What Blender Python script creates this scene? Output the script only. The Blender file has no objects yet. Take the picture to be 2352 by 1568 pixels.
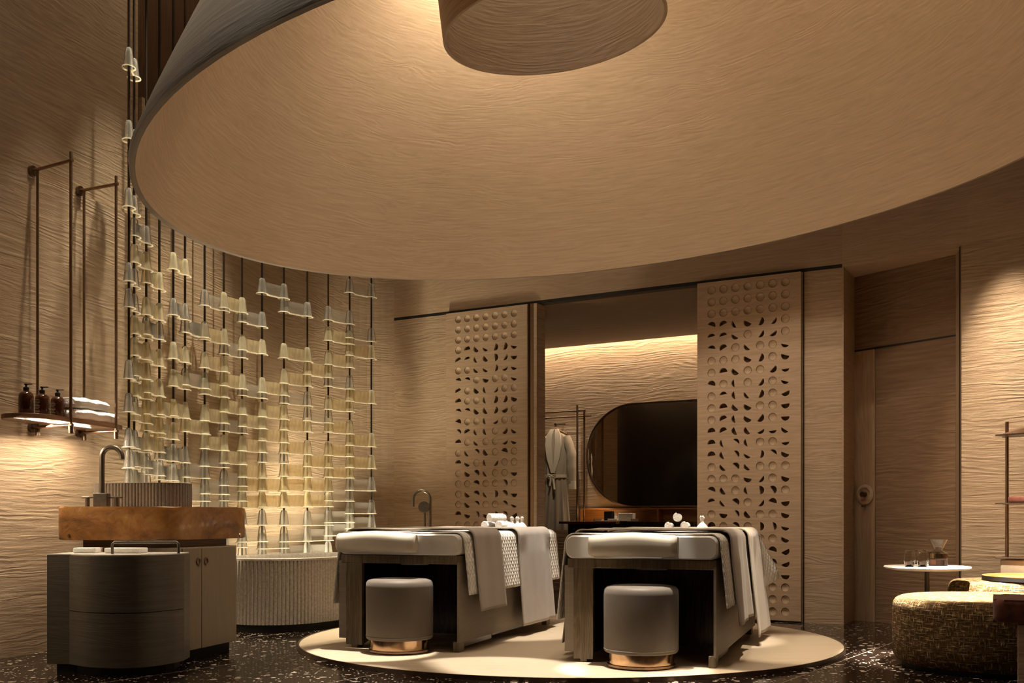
import bpy, bmesh, math, random
from math import sin, cos, pi, radians as R, sqrt, atan2
from mathutils import Vector, Matrix
random.seed(7)
S = bpy.context.scene
C = S.collection
F, CX, HY, CZ = 2400.0, 1176.0, 1190.0, 0.88     # focal length in pixels, principal column, horizon row, eye height
def at(px, y): return (px - CX) / F * y            # world x seen at column px at depth y
def hz(row, y): return CZ + (HY - row) / F * y     # world height of a row at depth y

# ---------------------------------------------------------------- materials
def new_mat(name):
    m = bpy.data.materials.new(name); m.use_nodes = True
    nt = m.node_tree; b = nt.nodes['Principled BSDF']
    return m, nt, b
def nd(nt, t, **k):
    n = nt.nodes.new(t)
    for a, v in k.items(): setattr(n, a, v)
    return n
def math_n(nt, op, a, b=None, c=None):
    n = nd(nt, 'ShaderNodeMath', operation=op)
    for i, v in enumerate((a, b, c)):
        if v is None: continue
        if isinstance(v, (int, float)): n.inputs[i].default_value = v
        else: nt.links.new(v, n.inputs[i])
    return n.outputs[0]
def mapping(nt, src, sc, loc=(0, 0, 0)):
    m = nd(nt, 'ShaderNodeMapping'); m.inputs['Scale'].default_value = sc; m.inputs['Location'].default_value = loc
    nt.links.new(src, m.inputs['Vector']); return m.outputs[0]
def noise(nt, vec, scale, detail=3, rough=0.5, dist=0.0):
    n = nd(nt, 'ShaderNodeTexNoise'); n.inputs['Scale'].default_value = scale; n.inputs['Detail'].default_value = detail
    n.inputs['Roughness'].default_value = rough; n.inputs['Distortion'].default_value = dist
    nt.links.new(vec, n.inputs['Vector']); return n.outputs['Fac']
def ramp(nt, fac, stops):
    r = nd(nt, 'ShaderNodeValToRGB'); e = r.color_ramp.elements
    while len(e) < len(stops): e.new(0.5)
    for i, (p, c) in enumerate(stops):
        e[i].position = p; e[i].color = (*c, 1) if len(c) == 3 else c
    nt.links.new(fac, r.inputs[0]); return r.outputs[0]
def bump(nt, b, h, dist, strength=1.0):
    n = nd(nt, 'ShaderNodeBump'); n.inputs['Distance'].default_value = dist; n.inputs['Strength'].default_value = strength
    nt.links.new(h, n.inputs['Height']); nt.links.new(n.outputs[0], b.inputs['Normal'])

def wood(name, c1, c2, relief=0.004, freq=34, rough=0.55, vertical=False, spec=0.3, loc=(0, 0, 0)):
    m, nt, b = new_mat(name)
    uv = nd(nt, 'ShaderNodeUVMap').outputs[0]
    sep = nd(nt, 'ShaderNodeSeparateXYZ'); nt.links.new(mapping(nt, uv, (1, 1, 1), loc), sep.inputs[0])
    u, v = sep.outputs[0], sep.outputs[1]
    if vertical: u, v = v, u
    cmb = nd(nt, 'ShaderNodeCombineXYZ'); nt.links.new(u, cmb.inputs[0]); nt.links.new(v, cmb.inputs[1]); P = cmb.outputs[0]
    big = noise(nt, mapping(nt, P, (0.55, 2.6, 1)), 1.5, 2, 0.5, 0.7)            # slow swirls of the growth rings
    mid = noise(nt, mapping(nt, P, (0.55, 5.0, 1)), 6.0, 4, 0.6, 0.6)
    vv = math_n(nt, 'ADD', v, math_n(nt, 'ADD', math_n(nt, 'MULTIPLY', big, 0.30), math_n(nt, 'MULTIPLY', mid, 0.06)))
    rings = math_n(nt, 'SINE', math_n(nt, 'MULTIPLY', vv, freq * 6.283))
    r2 = math_n(nt, 'MULTIPLY_ADD', rings, 0.5, 0.5)
    mask = noise(nt, mapping(nt, P, (1.0, 5.0, 1)), 2.4, 3, 0.6)
    mk = nd(nt, 'ShaderNodeMapRange'); mk.inputs[1].default_value = 0.38; mk.inputs[2].default_value = 0.7; nt.links.new(mask, mk.inputs[0])
    fine = noise(nt, mapping(nt, P, (1.7, 32, 1)), 2.2, 6, 0.7, 0.8)
    h = math_n(nt, 'ADD', math_n(nt, 'MULTIPLY', math_n(nt, 'MULTIPLY', r2, mk.outputs[0]), 0.75), math_n(nt, 'MULTIPLY', fine, 1.0))
    cn = math_n(nt, 'ADD', math_n(nt, 'MULTIPLY', noise(nt, mapping(nt, P, (1.3, 24, 1)), 2.0, 4, 0.6, 0.4), 0.75), math_n(nt, 'MULTIPLY', r2, 0.12))
    nt.links.new(ramp(nt, cn, [(0.28, c2), (0.62, c1)]), b.inputs['Base Color'])
    b.inputs['Roughness'].default_value = rough; b.inputs['Specular IOR Level'].default_value = spec
    bump(nt, b, h, relief)
    return m
def plain(name, col, rough=0.5, metal=0.0, spec=0.5, nscale=None, namp=0.12, bd=0.0, coat=0.0):
    m, nt, b = new_mat(name)
    b.inputs['Roughness'].default_value = rough; b.inputs['Metallic'].default_value = metal; b.inputs['Specular IOR Level'].default_value = spec
    b.inputs['Coat Weight'].default_value = coat; b.inputs['Coat Roughness'].default_value = 0.08
    tc = nd(nt, 'ShaderNodeTexCoord').outputs['Object']
    n = noise(nt, tc, nscale or 40, 3)
    lo = tuple(max(0, c * (1 - namp)) for c in col); hi = tuple(min(1, c * (1 + namp)) for c in col)
    nt.links.new(ramp(nt, n, [(0.3, lo), (0.7, hi)]), b.inputs['Base Color'])
    if bd: bump(nt, b, n, bd)
    return m
def fabric(name, col, rough=0.9, weave=700, bd=0.0006, sheen=0.2, blotch=0.06):
    m, nt, b = new_mat(name)
    tc = nd(nt, 'ShaderNodeTexCoord').outputs['Object']
    n1 = noise(nt, tc, weave * 0.4, 2); n2 = noise(nt, tc, 9, 3)
    f = math_n(nt, 'ADD', math_n(nt, 'MULTIPLY', n1, 0.5), math_n(nt, 'MULTIPLY', n2, 0.5))
    nt.links.new(ramp(nt, f, [(0.35, tuple(c * (1 - blotch) for c in col)), (0.65, tuple(min(1, c * (1 + blotch)) for c in col))]), b.inputs['Base Color'])
    b.inputs['Roughness'].default_value = rough; b.inputs['Specular IOR Level'].default_value = 0.2
    b.inputs['Sheen Weight'].default_value = sheen
    bump(nt, b, n1, bd)
    return m
def quilt_mat(name, col):
    m, nt, b = new_mat(name)
    uv = nd(nt, 'ShaderNodeUVMap').outputs[0]
    sep = nd(nt, 'ShaderNodeSeparateXYZ'); nt.links.new(uv, sep.inputs[0])
    a = math_n(nt, 'ABSOLUTE', math_n(nt, 'SINE', math_n(nt, 'MULTIPLY', math_n(nt, 'ADD', sep.outputs[0], sep.outputs[1]), pi / 0.05)))
    c = math_n(nt, 'ABSOLUTE', math_n(nt, 'SINE', math_n(nt, 'MULTIPLY', math_n(nt, 'SUBTRACT', sep.outputs[0], sep.outputs[1]), pi / 0.05)))
    h = math_n(nt, 'POWER', math_n(nt, 'MULTIPLY', a, c), 0.5)
    nt.links.new(ramp(nt, h, [(0.0, tuple(x * 0.93 for x in col)), (0.4, col)]), b.inputs['Base Color'])
    b.inputs['Roughness'].default_value = 0.9; b.inputs['Specular IOR Level'].default_value = 0.2
    bump(nt, b, h, 0.006)
    return m
def screen_glass(name, col, trans, diff, shade=1.0):
    m, nt, b = new_mat(name); nt.nodes.remove(b)
    out = nt.nodes['Material Output']
    tr = nd(nt, 'ShaderNodeBsdfTransparent'); tr.inputs[0].default_value = (*trans, 1)
    tl = nd(nt, 'ShaderNodeBsdfTranslucent'); tl.inputs[0].default_value = (*col, 1)
    df = nd(nt, 'ShaderNodeBsdfDiffuse'); df.inputs[0].default_value = (*col, 1)
    gl = nd(nt, 'ShaderNodeBsdfGlossy'); gl.inputs['Roughness'].default_value = 0.06
    tc = nd(nt, 'ShaderNodeTexCoord').outputs['Object']
    s = nd(nt, 'ShaderNodeMixShader'); s.inputs[0].default_value = 0.5; nt.links.new(tl.outputs[0], s.inputs[1]); nt.links.new(df.outputs[0], s.inputs[2])
    a = nd(nt, 'ShaderNodeMixShader'); nt.links.new(tr.outputs[0], a.inputs[1]); nt.links.new(s.outputs[0], a.inputs[2])
    nz = noise(nt, mapping(nt, tc, (14, 14, 4)), 3, 2)
    nt.links.new(math_n(nt, 'MULTIPLY_ADD', nz, diff * 0.8, diff * 0.6), a.inputs[0])
    fr = nd(nt, 'ShaderNodeFresnel'); fr.inputs[0].default_value = 1.25
    c = nd(nt, 'ShaderNodeMixShader'); nt.links.new(fr.outputs[0], c.inputs[0]); nt.links.new(a.outputs[0], c.inputs[1]); nt.links.new(gl.outputs[0], c.inputs[2])
    nt.links.new(c.outputs[0], out.inputs[0])
    return m

OAK = (0.52, 0.395, 0.275); OAKD = (0.37, 0.27, 0.18)
M = {}
M['wall'] = wood('oak_relief', OAK, OAKD, 0.009, 24)
M['wall_soft'] = wood('oak_relief_soft', OAK, OAKD, 0.0040, 30)
M['smooth'] = wood('oak_smooth', (0.50, 0.37, 0.26), (0.40, 0.285, 0.19), 0.0012, 30)
M['cone'] = wood('oak_canopy', (0.58, 0.44, 0.30), (0.47, 0.35, 0.23), 0.0007, 34, rough=0.5)
M['cone_out'] = wood('oak_canopy_outside', (0.36, 0.32, 0.27), (0.28, 0.24, 0.2), 0.003, 14)
M['vert'] = wood('oak_upright_grain', (0.44, 0.31, 0.2), (0.33, 0.22, 0.135), 0.001, 30, vertical=True)
M['door'] = wood('walnut_relief', (0.23, 0.145, 0.085), (0.16, 0.095, 0.054), 0.004, 20, loc=(3, 5, 0))
M['darkwood'] = wood('dark_slat_wood', (0.10, 0.05, 0.025), (0.06, 0.03, 0.014), 0.001, 30, vertical=True)
M['espresso'] = wood('espresso_gloss', (0.035, 0.015, 0.009), (0.018, 0.008, 0.005), 0.0003, 30, rough=0.25, vertical=True, spec=0.5)
M['zebra'] = wood('grey_brown_veneer', (0.20, 0.15, 0.095), (0.085, 0.06, 0.035), 0.0003, 60, rough=0.35, vertical=True, spec=0.5)
M['taupewood'] = wood('taupe_stained_veneer', (0.125, 0.105, 0.082), (0.09, 0.075, 0.057), 0.0005, 46, rough=0.42)
M['taupepanel'] = wood('taupe_bed_panel', (0.25, 0.21, 0.17), (0.22, 0.18, 0.14), 0.0004, 40, rough=0.5)
M['lacquer'] = wood('sand_lacquer', (0.24, 0.185, 0.125), (0.215, 0.165, 0.11), 0.0003, 40, rough=0.4, vertical=True)
M['platform'] = wood('pale_ash', (0.54, 0.44, 0.32), (0.45, 0.36, 0.255), 0.0006, 26, rough=0.4)
M['shelfwood'] = wood('walnut_shelf', (0.22, 0.115, 0.06), (0.12, 0.06, 0.03), 0.0004, 40, rough=0.35)
M['honey'] = wood('honey_wood', (0.5, 0.23, 0.07), (0.33, 0.14, 0.045), 0.0004, 30, rough=0.4)
M['bronze'] = plain('dark_bronze', (0.17, 0.12, 0.085), 0.32, 0.9)
M['bronze2'] = plain('brown_bronze_tube', (0.3, 0.19, 0.12), 0.3, 0.9)
M['copper'] = plain('polished_copper_band', (0.62, 0.42, 0.26), 0.12, 1.0)
M['gunmetal'] = plain('gunmetal', (0.16, 0.135, 0.105), 0.35, 0.8)
M['rod'] = plain('blackened_rod', (0.045, 0.03, 0.02), 0.4, 0.6)
M['black'] = plain('matt_black', (0.006, 0.005, 0.005), 0.6)
M['stool'] = fabric('taupe_leather', (0.14, 0.115, 0.092), 0.55, 200, 0.0003, 0.1)
M['matt'] = fabric('pale_grey_vinyl', (0.66, 0.63, 0.59), 0.45, 120, 0.0001, 0.0, 0.02)
M['pillow'] = fabric('sand_vinyl', (0.55, 0.49, 0.40), 0.45, 120, 0.0001, 0.0, 0.02)
M['quilt'] = quilt_mat('white_quilting', (0.74, 0.71, 0.66))
M['blanket'] = fabric('greige_blanket', (0.36, 0.31, 0.265), 0.9, 500, 0.0008)
M['blanket2'] = fabric('sand_blanket', (0.43, 0.355, 0.27), 0.9, 500, 0.0008)
M['terry'] = fabric('white_terry', (0.86, 0.84, 0.80), 0.95, 260, 0.004, 0.3, 0.03)
M['muslin'] = fabric('white_muslin', (0.85, 0.83, 0.79), 0.9, 300, 0.0015)
M['robe'] = fabric('oatmeal_robe', (0.36, 0.29, 0.21), 0.9, 400, 0.001)
M['collar'] = fabric('ivory_robe_trim', (0.58, 0.49, 0.37), 0.9, 400, 0.001)
M['stone'] = plain('ribbed_grey_stone', (0.34, 0.30, 0.25), 0.5, nscale=60, namp=0.22, bd=0.0006)
M['basin'] = plain('ribbed_taupe_basin', (0.19, 0.165, 0.135), 0.42, nscale=50, namp=0.15)
M['marbletop'] = plain('cream_marble', (0.78, 0.74, 0.66), 0.25, nscale=6, namp=0.06)
M['white'] = plain('white_card', (0.8, 0.79, 0.76), 0.5, namp=0.02)
M['amberbottle'] = plain('brown_glass_bottle', (0.05, 0.014, 0.006), 0.15, nscale=8, namp=0.3, coat=0.6)
M['pump'] = plain('black_plastic', (0.012, 0.01, 0.01), 0.35)
M['darkglass'] = plain('black_glass', (0.008, 0.008, 0.009), 0.12)
M['rust'] = fabric('rust_velvet', (0.085, 0.022, 0.01), 0.8, 60, 0.002, 0.2, 0.5)
M['mirror'] = plain('mirror_silver', (0.85, 0.82, 0.78), 0.015, 1.0, namp=0.0)
M['screen_clear'] = screen_glass('clear_cast_glass', (0.95, 0.93, 0.86), (0.96, 0.955, 0.93), 0.22)
M['screen_amber'] = screen_glass('amber_cast_glass', (1.0, 0.93, 0.70), (1.0, 0.93, 0.74), 0.44)
M['screen_lip'] = screen_glass('bright_glass_lip', (1.0, 0.93, 0.78), (0.9, 0.88, 0.8), 0.8)

def glass_mat(name, col, rough=0.0):
    m, nt, b = new_mat(name)
    b.inputs['Base Color'].default_value = (*col, 1); b.inputs['Transmission Weight'].default_value = 1.0
    b.inputs['Roughness'].default_value = rough; b.inputs['IOR'].default_value = 1.45
    tc = nd(nt, 'ShaderNodeTexCoord').outputs['Object']; bump(nt, b, noise(nt, tc, 30, 2), 0.0004)
    return m
M['glass'] = glass_mat('clear_glass', (0.95, 0.95, 0.93))
M['rose'] = glass_mat('rose_drink', (0.95, 0.45, 0.3))
def amber_stone():
    m, nt, b = new_mat('amber_onyx')
    tc = nd(nt, 'ShaderNodeTexCoord').outputs['Object']
    a = noise(nt, mapping(nt, tc, (1, 1, 1.5)), 3.2, 5, 0.6, 0.8); s = noise(nt, tc, 14, 4, 0.7, 1.2)
    f = math_n(nt, 'ADD', math_n(nt, 'MULTIPLY', a, 0.75), math_n(nt, 'MULTIPLY', s, 0.25))
    nt.links.new(ramp(nt, f, [(0.34, (0.09, 0.036, 0.009)), (0.50, (0.25, 0.105, 0.026)), (0.62, (0.36, 0.18, 0.055)), (0.70, (0.6, 0.42, 0.24))]), b.inputs['Base Color'])
    b.inputs['Roughness'].default_value = 0.35; b.inputs['Coat Weight'].default_value = 0.3
    bump(nt, b, s, 0.004)
    return m
M['amber'] = amber_stone()
def floor_mat():
    m, nt, b = new_mat('black_terrazzo')
    uv = nd(nt, 'ShaderNodeUVMap').outputs[0]
    vo = nd(nt, 'ShaderNodeTexVoronoi'); vo.inputs['Scale'].default_value = 15
    w = nd(nt, 'ShaderNodeVectorMath', operation='ADD'); nt.links.new(uv, w.inputs[0])
    nn = nd(nt, 'ShaderNodeTexNoise'); nn.inputs['Scale'].default_value = 9; nt.links.new(uv, nn.inputs['Vector'])
    sc = nd(nt, 'ShaderNodeVectorMath', operation='SCALE'); sc.inputs[3].default_value = 0.05; nt.links.new(nn.outputs['Color'], sc.inputs[0]); nt.links.new(sc.outputs[0], w.inputs[1])
    nt.links.new(mapping(nt, w.outputs[0], (1.0, 1.5, 1)), vo.inputs['Vector'])
    sep = nd(nt, 'ShaderNodeSeparateColor'); nt.links.new(vo.outputs['Color'], sep.inputs[0])
    size = math_n(nt, 'MULTIPLY_ADD', sep.outputs[1], 0.32, 0.02)
    chip = math_n(nt, 'MULTIPLY', math_n(nt, 'LESS_THAN', vo.outputs['Distance'], size), math_n(nt, 'GREATER_THAN', sep.outputs[0], 0.42))
    v2 = nd(nt, 'ShaderNodeTexVoronoi'); v2.inputs['Scale'].default_value = 46; nt.links.new(w.outputs[0], v2.inputs['Vector'])
    s2 = nd(nt, 'ShaderNodeSeparateColor'); nt.links.new(v2.outputs['Color'], s2.inputs[0])
    chip2 = math_n(nt, 'MULTIPLY', math_n(nt, 'LESS_THAN', v2.outputs['Distance'], 0.26), math_n(nt, 'GREATER_THAN', s2.outputs[0], 0.7))
    both = math_n(nt, 'MAXIMUM', chip, chip2)
    mx = nd(nt, 'ShaderNodeMix', data_type='RGBA'); nt.links.new(both, mx.inputs[0])
    mx.inputs[6].default_value = (0.010, 0.006, 0.004, 1); mx.inputs[7].default_value = (0.6, 0.5, 0.4, 1)
    # pale inlay lines
    s3 = nd(nt, 'ShaderNodeSeparateXYZ'); nt.links.new(uv, s3.inputs[0])
    ln = math_n(nt, 'LESS_THAN', math_n(nt, 'FRACT', math_n(nt, 'ADD', math_n(nt, 'MULTIPLY', s3.outputs[0], 0.55 * 1.5), math_n(nt, 'MULTIPLY', s3.outputs[1], -0.38 * 1.5))), 0.006)
    m2 = nd(nt, 'ShaderNodeMix', data_type='RGBA'); nt.links.new(ln, m2.inputs[0]); nt.links.new(mx.outputs[2], m2.inputs[6]); m2.inputs[7].default_value = (0.3, 0.25, 0.2, 1)
    nt.links.new(m2.outputs[2], b.inputs['Base Color']); b.inputs['Roughness'].default_value = 0.14; b.inputs['Specular IOR Level'].default_value = 0.4
    return m
M['floor'] = floor_mat()
def tweed():
    m, nt, b = new_mat('gold_tweed')
    uv = nd(nt, 'ShaderNodeUVMap').outputs[0]
    a = noise(nt, mapping(nt, uv, (7, 75, 1)), 2, 3, 0.6); c = noise(nt, mapping(nt, uv, (60, 11, 1), (4, 2, 0)), 2, 3, 0.6)
    f = math_n(nt, 'MAXIMUM', a, c)
    nt.links.new(ramp(nt, f, [(0.49, (0.06, 0.036, 0.014)), (0.585, (0.17, 0.09, 0.035)), (0.66, (0.45, 0.34, 0.17)), (0.77, (0.85, 0.76, 0.52))]), b.inputs['Base Color'])
    b.inputs['Roughness'].default_value = 0.95; b.inputs['Specular IOR Level'].default_value = 0.15
    bump(nt, b, f, 0.02)
    return m
M['tweed'] = tweed()
def emit(name, col, st):
    m, nt, b = new_mat(name); b.inputs['Emission Color'].default_value = (*col, 1); b.inputs['Emission Strength'].default_value = st
    b.inputs['Base Color'].default_value = (*col, 1); return m
M['led'] = emit('warm_led', (1.0, 0.72, 0.42), 9)

# ---------------------------------------------------------------- mesh helpers
def link(name, me, mat, parent=None, smooth=False):
    o = bpy.data.objects.new(name, me); C.objects.link(o)
    for mm in (mat if isinstance(mat, (list, tuple)) else [mat]): me.materials.append(M[mm] if isinstance(mm, str) else mm)
    if parent: o.parent = parent
    if smooth:
        for p in me.polygons: p.use_smooth = True
    return o
def ob(name, bm, mat, parent=None, smooth=False, uv=True, angle=40):
    bmesh.ops.recalc_face_normals(bm, faces=bm.faces)
    if uv and not bm.loops.layers.uv: box_uv(bm)
    me = bpy.data.meshes.new(name); bm.to_mesh(me); bm.free()
    if smooth:
        for p in me.polygons: p.use_smooth = True
        try: me.set_sharp_from_angle(angle=R(angle))
        except Exception: pass
    return link(name, me, mat, parent)
def box_uv(bm):
    l = bm.loops.layers.uv.new('UVMap')
    for f in bm.faces:
        n = f.normal if f.normal.length > 0 else Vector((0, 0, 1)); ax, ay, az = abs(n.x), abs(n.y), abs(n.z)
        for lp in f.loops:
            c = lp.vert.co
            lp[l].uv = (c.x, c.y) if az >= ax and az >= ay else ((c.y, c.z) if ax >= ay else (c.x, c.z))
def BM(): return bmesh.new()
def box(bm, x0, x1, y0, y1, z0, z1, mi=0, bevel=0):
    vs = [bm.verts.new(p) for p in ((x0, y0, z0), (x1, y0, z0), (x1, y1, z0), (x0, y1, z0), (x0, y0, z1), (x1, y0, z1), (x1, y1, z1), (x0, y1, z1))]
    fs = [bm.faces.new([vs[i] for i in q]) for q in ((0, 3, 2, 1), (4, 5, 6, 7), (0, 1, 5, 4), (1, 2, 6, 5), (2, 3, 7, 6), (3, 0, 4, 7))]
    for f in fs: f.material_index = mi
    if bevel:
        es = list({e for f in fs for e in f.edges})
        bmesh.ops.bevel(bm, geom=es, offset=bevel, segments=3, affect='EDGES', profile=0.5)
    return vs
def prism(bm, pts, z0, z1, bevel=0, segs=3):
    a = [bm.verts.new((x, y, z0)) for x, y in pts]; b = [bm.verts.new((x, y, z1)) for x, y in pts]
    n = len(pts); bm.faces.new(a[::-1]); bm.faces.new(b)
    for i in range(n): bm.faces.new((a[i], a[(i + 1) % n], b[(i + 1) % n], b[i]))
    if bevel:
        es = [e for e in bm.edges if abs(e.verts[0].co.z - e.verts[1].co.z) < 1e-6]
        bmesh.ops.bevel(bm, geom=es, offset=bevel, segments=segs, affect='EDGES', profile=0.5)
def lathe(bm, prof, n=48, c=(0, 0, 0), sx=1, sy=1, mi=0, closed=True):
    rings = []
    for r, z in prof:
        if r < 1e-6: rings.append([bm.verts.new((c[0], c[1], c[2] + z))])
        else: rings.append([bm.verts.new((c[0] + r * sx * cos(2 * pi * i / n), c[1] + r * sy * sin(2 * pi * i / n), c[2] + z)) for i in range(n)])
    for a, b in zip(rings, rings[1:]):
        for i in range(n):
            j = (i + 1) % n
            if len(a) == 1 and len(b) == 1: continue
            if len(a) == 1: f = bm.faces.new((a[0], b[j], b[i]))
            elif len(b) == 1: f = bm.faces.new((a[i], a[j], b[0]))
            else: f = bm.faces.new((a[i], a[j], b[j], b[i]))
            f.material_index = mi
def tube(bm, pts, r, n=12, caps=True):
    pts = [Vector(p) for p in pts]; rings = []; up = Vector((0, 0, 1))
    for i, p in enumerate(pts):
        d = (pts[min(i + 1, len(pts) - 1)] - pts[max(i - 1, 0)]).normalized()
        ref = up if abs(d.dot(up)) < 0.95 else Vector((1, 0, 0))
        if i == 0: a = d.cross(ref).normalized()
        else: a = (a - d * a.dot(d)).normalized()
        b = d.cross(a); rr = r[i] if isinstance(r, (list, tuple)) else r
        rings.append([bm.verts.new(p + (a * cos(2 * pi * k / n) + b * sin(2 * pi * k / n)) * rr) for k in range(n)])
    for a_, b_ in zip(rings, rings[1:]):
        for k in range(n): bm.faces.new((a_[k], a_[(k + 1) % n], b_[(k + 1) % n], b_[k]))
    if caps: bm.faces.new(rings[0][::-1]); bm.faces.new(rings[-1])
def rsq(hx, hy, r, n=8, cx=0, cy=0):
    out = []
    for (sx, sy, a0) in ((1, 1, 0), (-1, 1, 90), (-1, -1, 180), (1, -1, 270)):
        for i in range(n + 1):
            a = R(a0 + 90 * i / n); out.append((cx + sx * (hx - r) + r * cos(a), cy + sy * (hy - r) + r * sin(a)))
    return out
def slab(name, pts, z0, z1, mat, thick=0.12, kind=True, parent=None, u0=0):
    """upright wall following plan polyline pts; its visible face is on pts, its thickness lies to the left of travel"""
    bm = BM(); l = bm.loops.layers.uv.new('UVMap'); n = len(pts); P = [Vector(p) for p in pts]; B = []
    for i in range(n):
        d = (P[min(i + 1, n - 1)] - P[max(i - 1, 0)]).normalized(); B.append(P[i] + Vector((-d.y, d.x)) * thick)
    u = [u0]
    for i in range(1, n): u.append(u[-1] + (P[i] - P[i - 1]).length)
    v = lambda p, z: bm.verts.new((p.x, p.y, z))
    fr0 = [v(p, z0) for p in P]; fr1 = [v(p, z1) for p in P]; bk0 = [v(p, z0) for p in B]; bk1 = [v(p, z1) for p in B]
    def quad(a, b, c, d, uvs):
        f = bm.faces.new((a, b, c, d))
        for lp, q in zip(f.loops, uvs): lp[l].uv = q
    for i in range(n - 1):
        q = [(u[i], z0), (u[i + 1], z0), (u[i + 1], z1), (u[i], z1)]
        quad(fr0[i], fr0[i + 1], fr1[i + 1], fr1[i], q); quad(bk0[i], bk1[i], bk1[i + 1], bk0[i + 1], [q[0], q[3], q[2], q[1]])
        quad(fr1[i], fr1[i + 1], bk1[i + 1], bk1[i], [(u[i], z1), (u[i + 1], z1), (u[i + 1], z1 + thick), (u[i], z1 + thick)])
        quad(fr0[i], bk0[i], bk0[i + 1], fr0[i + 1], [(u[i], z0), (u[i], z0 - thick), (u[i + 1], z0 - thick), (u[i + 1], z0)])
    quad(fr0[0], fr1[0], bk1[0], bk0[0], [(u[0], z0), (u[0], z1), (u[0] - thick, z1), (u[0] - thick, z0)])
    quad(fr0[-1], bk0[-1], bk1[-1], fr1[-1], [(u[-1], z0), (u[-1] + thick, z0), (u[-1] + thick, z1), (u[-1], z1)])
    o = ob(name, bm, mat, parent)
    if kind and not parent: o['kind'] = 'structure'
    return o
def struct(o): o['kind'] = 'structure'; return o
def tag(o, label, cat, group=None):
    o['label'] = label; o['category'] = cat
    if group: o['group'] = group
    return o
def empty(name, loc, rz=0, label=None, cat=None, group=None):
    o = bpy.data.objects.new(name, None); C.objects.link(o); o.location = loc; o.rotation_euler = (0, 0, rz)
    if label: tag(o, label, cat, group)
    return o
def place(o, loc, rz=0): o.location = loc; o.rotation_euler = (0, 0, rz); return o
def copy_tree(o, parent=None):
    c = o.copy(); C.objects.link(c)
    if parent: c.parent = parent
    for ch in list(o.children): copy_tree(ch, c)
    return c
ORD = ['first', 'second', 'third', 'fourth', 'fifth', 'sixth', 'seventh', 'eighth', 'ninth', 'tenth', 'eleventh', 'twelfth', 'thirteenth', 'fourteenth', 'fifteenth', 'sixteenth', 'seventeenth', 'eighteenth']

# ---------------------------------------------------------------- room shell
BD = Vector((0.862, -0.507)); BN = Vector((0.507, 0.862))           # back wall direction and its outward normal
def bw(px):                                                          # point of the back wall seen at column px
    t = (px - CX) / F; y = 17.43 / (1.70 + t); return Vector((t * y, y))
def lw(y): return Vector((-3.126 + 0.3214 * (y - 6.795), y))        # point of the left wall at depth y
TOP = 6.3
bm = BM(); prism(bm, [(-6.5, -2), (6.5, -2), (6.5, 14.5), (-4, 14.5)], -0.1, 0); struct(ob('floor', bm, 'floor'))
bm = BM(); prism(bm, [(-6.5, -2), (6.5, -2), (6.5, 14.5), (-4, 14.5)], TOP, TOP + 0.1); struct(ob('ceiling', bm, 'smooth'))
b0, b1, b2 = lw(9.5), Vector((-1.72, 11.2)), bw(905)
curve = [b0 * (1 - t) ** 2 + b1 * 2 * t * (1 - t) + b2 * t * t for t in [i / 14 for i in range(15)]]
spl = lw(7.86)
slab('wall_left', [lw(-1.2), spl], 0, 3.125, 'wall', 0.15)
slab('wall_left_curved', [spl] + curve, 0, 4.05, 'wall_soft', 0.15, u0=10)
slab('wall_left_upper', [lw(-1.2) + Vector((-0.03, 0)), spl + Vector((-0.03, 0))], 3.125, TOP, 'wall_soft', 0.15)
slab('wall_left_slatted', [spl + Vector((-0.05, 0.0))] + [c + Vector((-0.02, 0.02)) for c in curve], 4.05, TOP, 'darkwood', 0.15)
# back wall in sections, header above the sliding track
O1, O2, E = bw(1236), bw(1625), bw(1934)
slab('wall_back', [bw(905), O1], 0, 2.955, 'wall_soft', 0.14)
slab('wall_back_pier', [O2, E], 0, 2.955, 'wall_soft', 0.14, u0=6)
slab('trim_1', [bw(889), E], 2.955, 2.985, 'black', 0.10)
o = slab('wall_back_header', [bw(905), E, Vector((3.48, 8.0)), Vector((3.90, 7.53)), Vector((4.9, 6.2)), Vector((5.4, 4.6)), Vector((5.5, -1.2))], 2.985, TOP, 'smooth', 0.26)
slab('wall_rear', [(5.5, -1.2), (-5.7, -1.2)], 0, TOP, 'wall_soft', 0.15)
# door recess
E2, D0, D1, G0 = E + Vector((0.012, -0.004)), Vector((2.96, 9.03)), Vector((3.50, 8.24)), Vector((3.455, 8.03))
slab('trim_2', [E + Vector((0, 0.03)), E + Vector((0.02, 0.03))], 0, 2.985, 'black', 0.05)
slab('wall_door_reveal', [E2, D0], 0, 2.985, 'smooth', 0.05)
slab('wall_door', [D0, D1], 2.33, 2.985, 'door', 0.08)
slab('trim_3', [D0, D1], 2.315, 2.332, 'black', 0.05)
bm = BM(); prism(bm, [E2, (3.60, 8.0), (3.62, 8.35), D0 + Vector((0.05, 0.1))], 2.96, 2.984); struct(ob('wall_door_soffit', bm, 'smooth'))
dr = (D1 - D0).normalized(); L = (D1 - D0).length
door = empty('door_1', (*D0, 0), 0); door['kind'] = 'structure'
def dpt(s, o=0): return D0 + dr * s + Vector((dr.y, -dr.x)) * o - D0
slab('door_stile', [dpt(0.0), dpt(0.205)], 0.0, 2.315, 'vert', 0.05, parent=door)
slab('door_leaf', [dpt(0.21, -0.006), dpt(L)], 0.0, 2.315, 'door', 0.05, parent=door)
pc = D0 + dr * 0.115
bm = BM(); lathe(bm, [(0, 0.0), (0.085, 0.0), (0.085, 0.012), (0.06, 0.02), (0.055, 0.006), (0.0, 0.004)], 40)
h = ob('door_handle', bm, 'smooth', door, True)
h.rotation_euler = (R(90), 0, atan2(dr.y, dr.x)); h.location = (*(dpt(0.115, 0.0) + Vector((dr.y, -dr.x)) * 0.003), hz(1135, 8.95))
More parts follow.
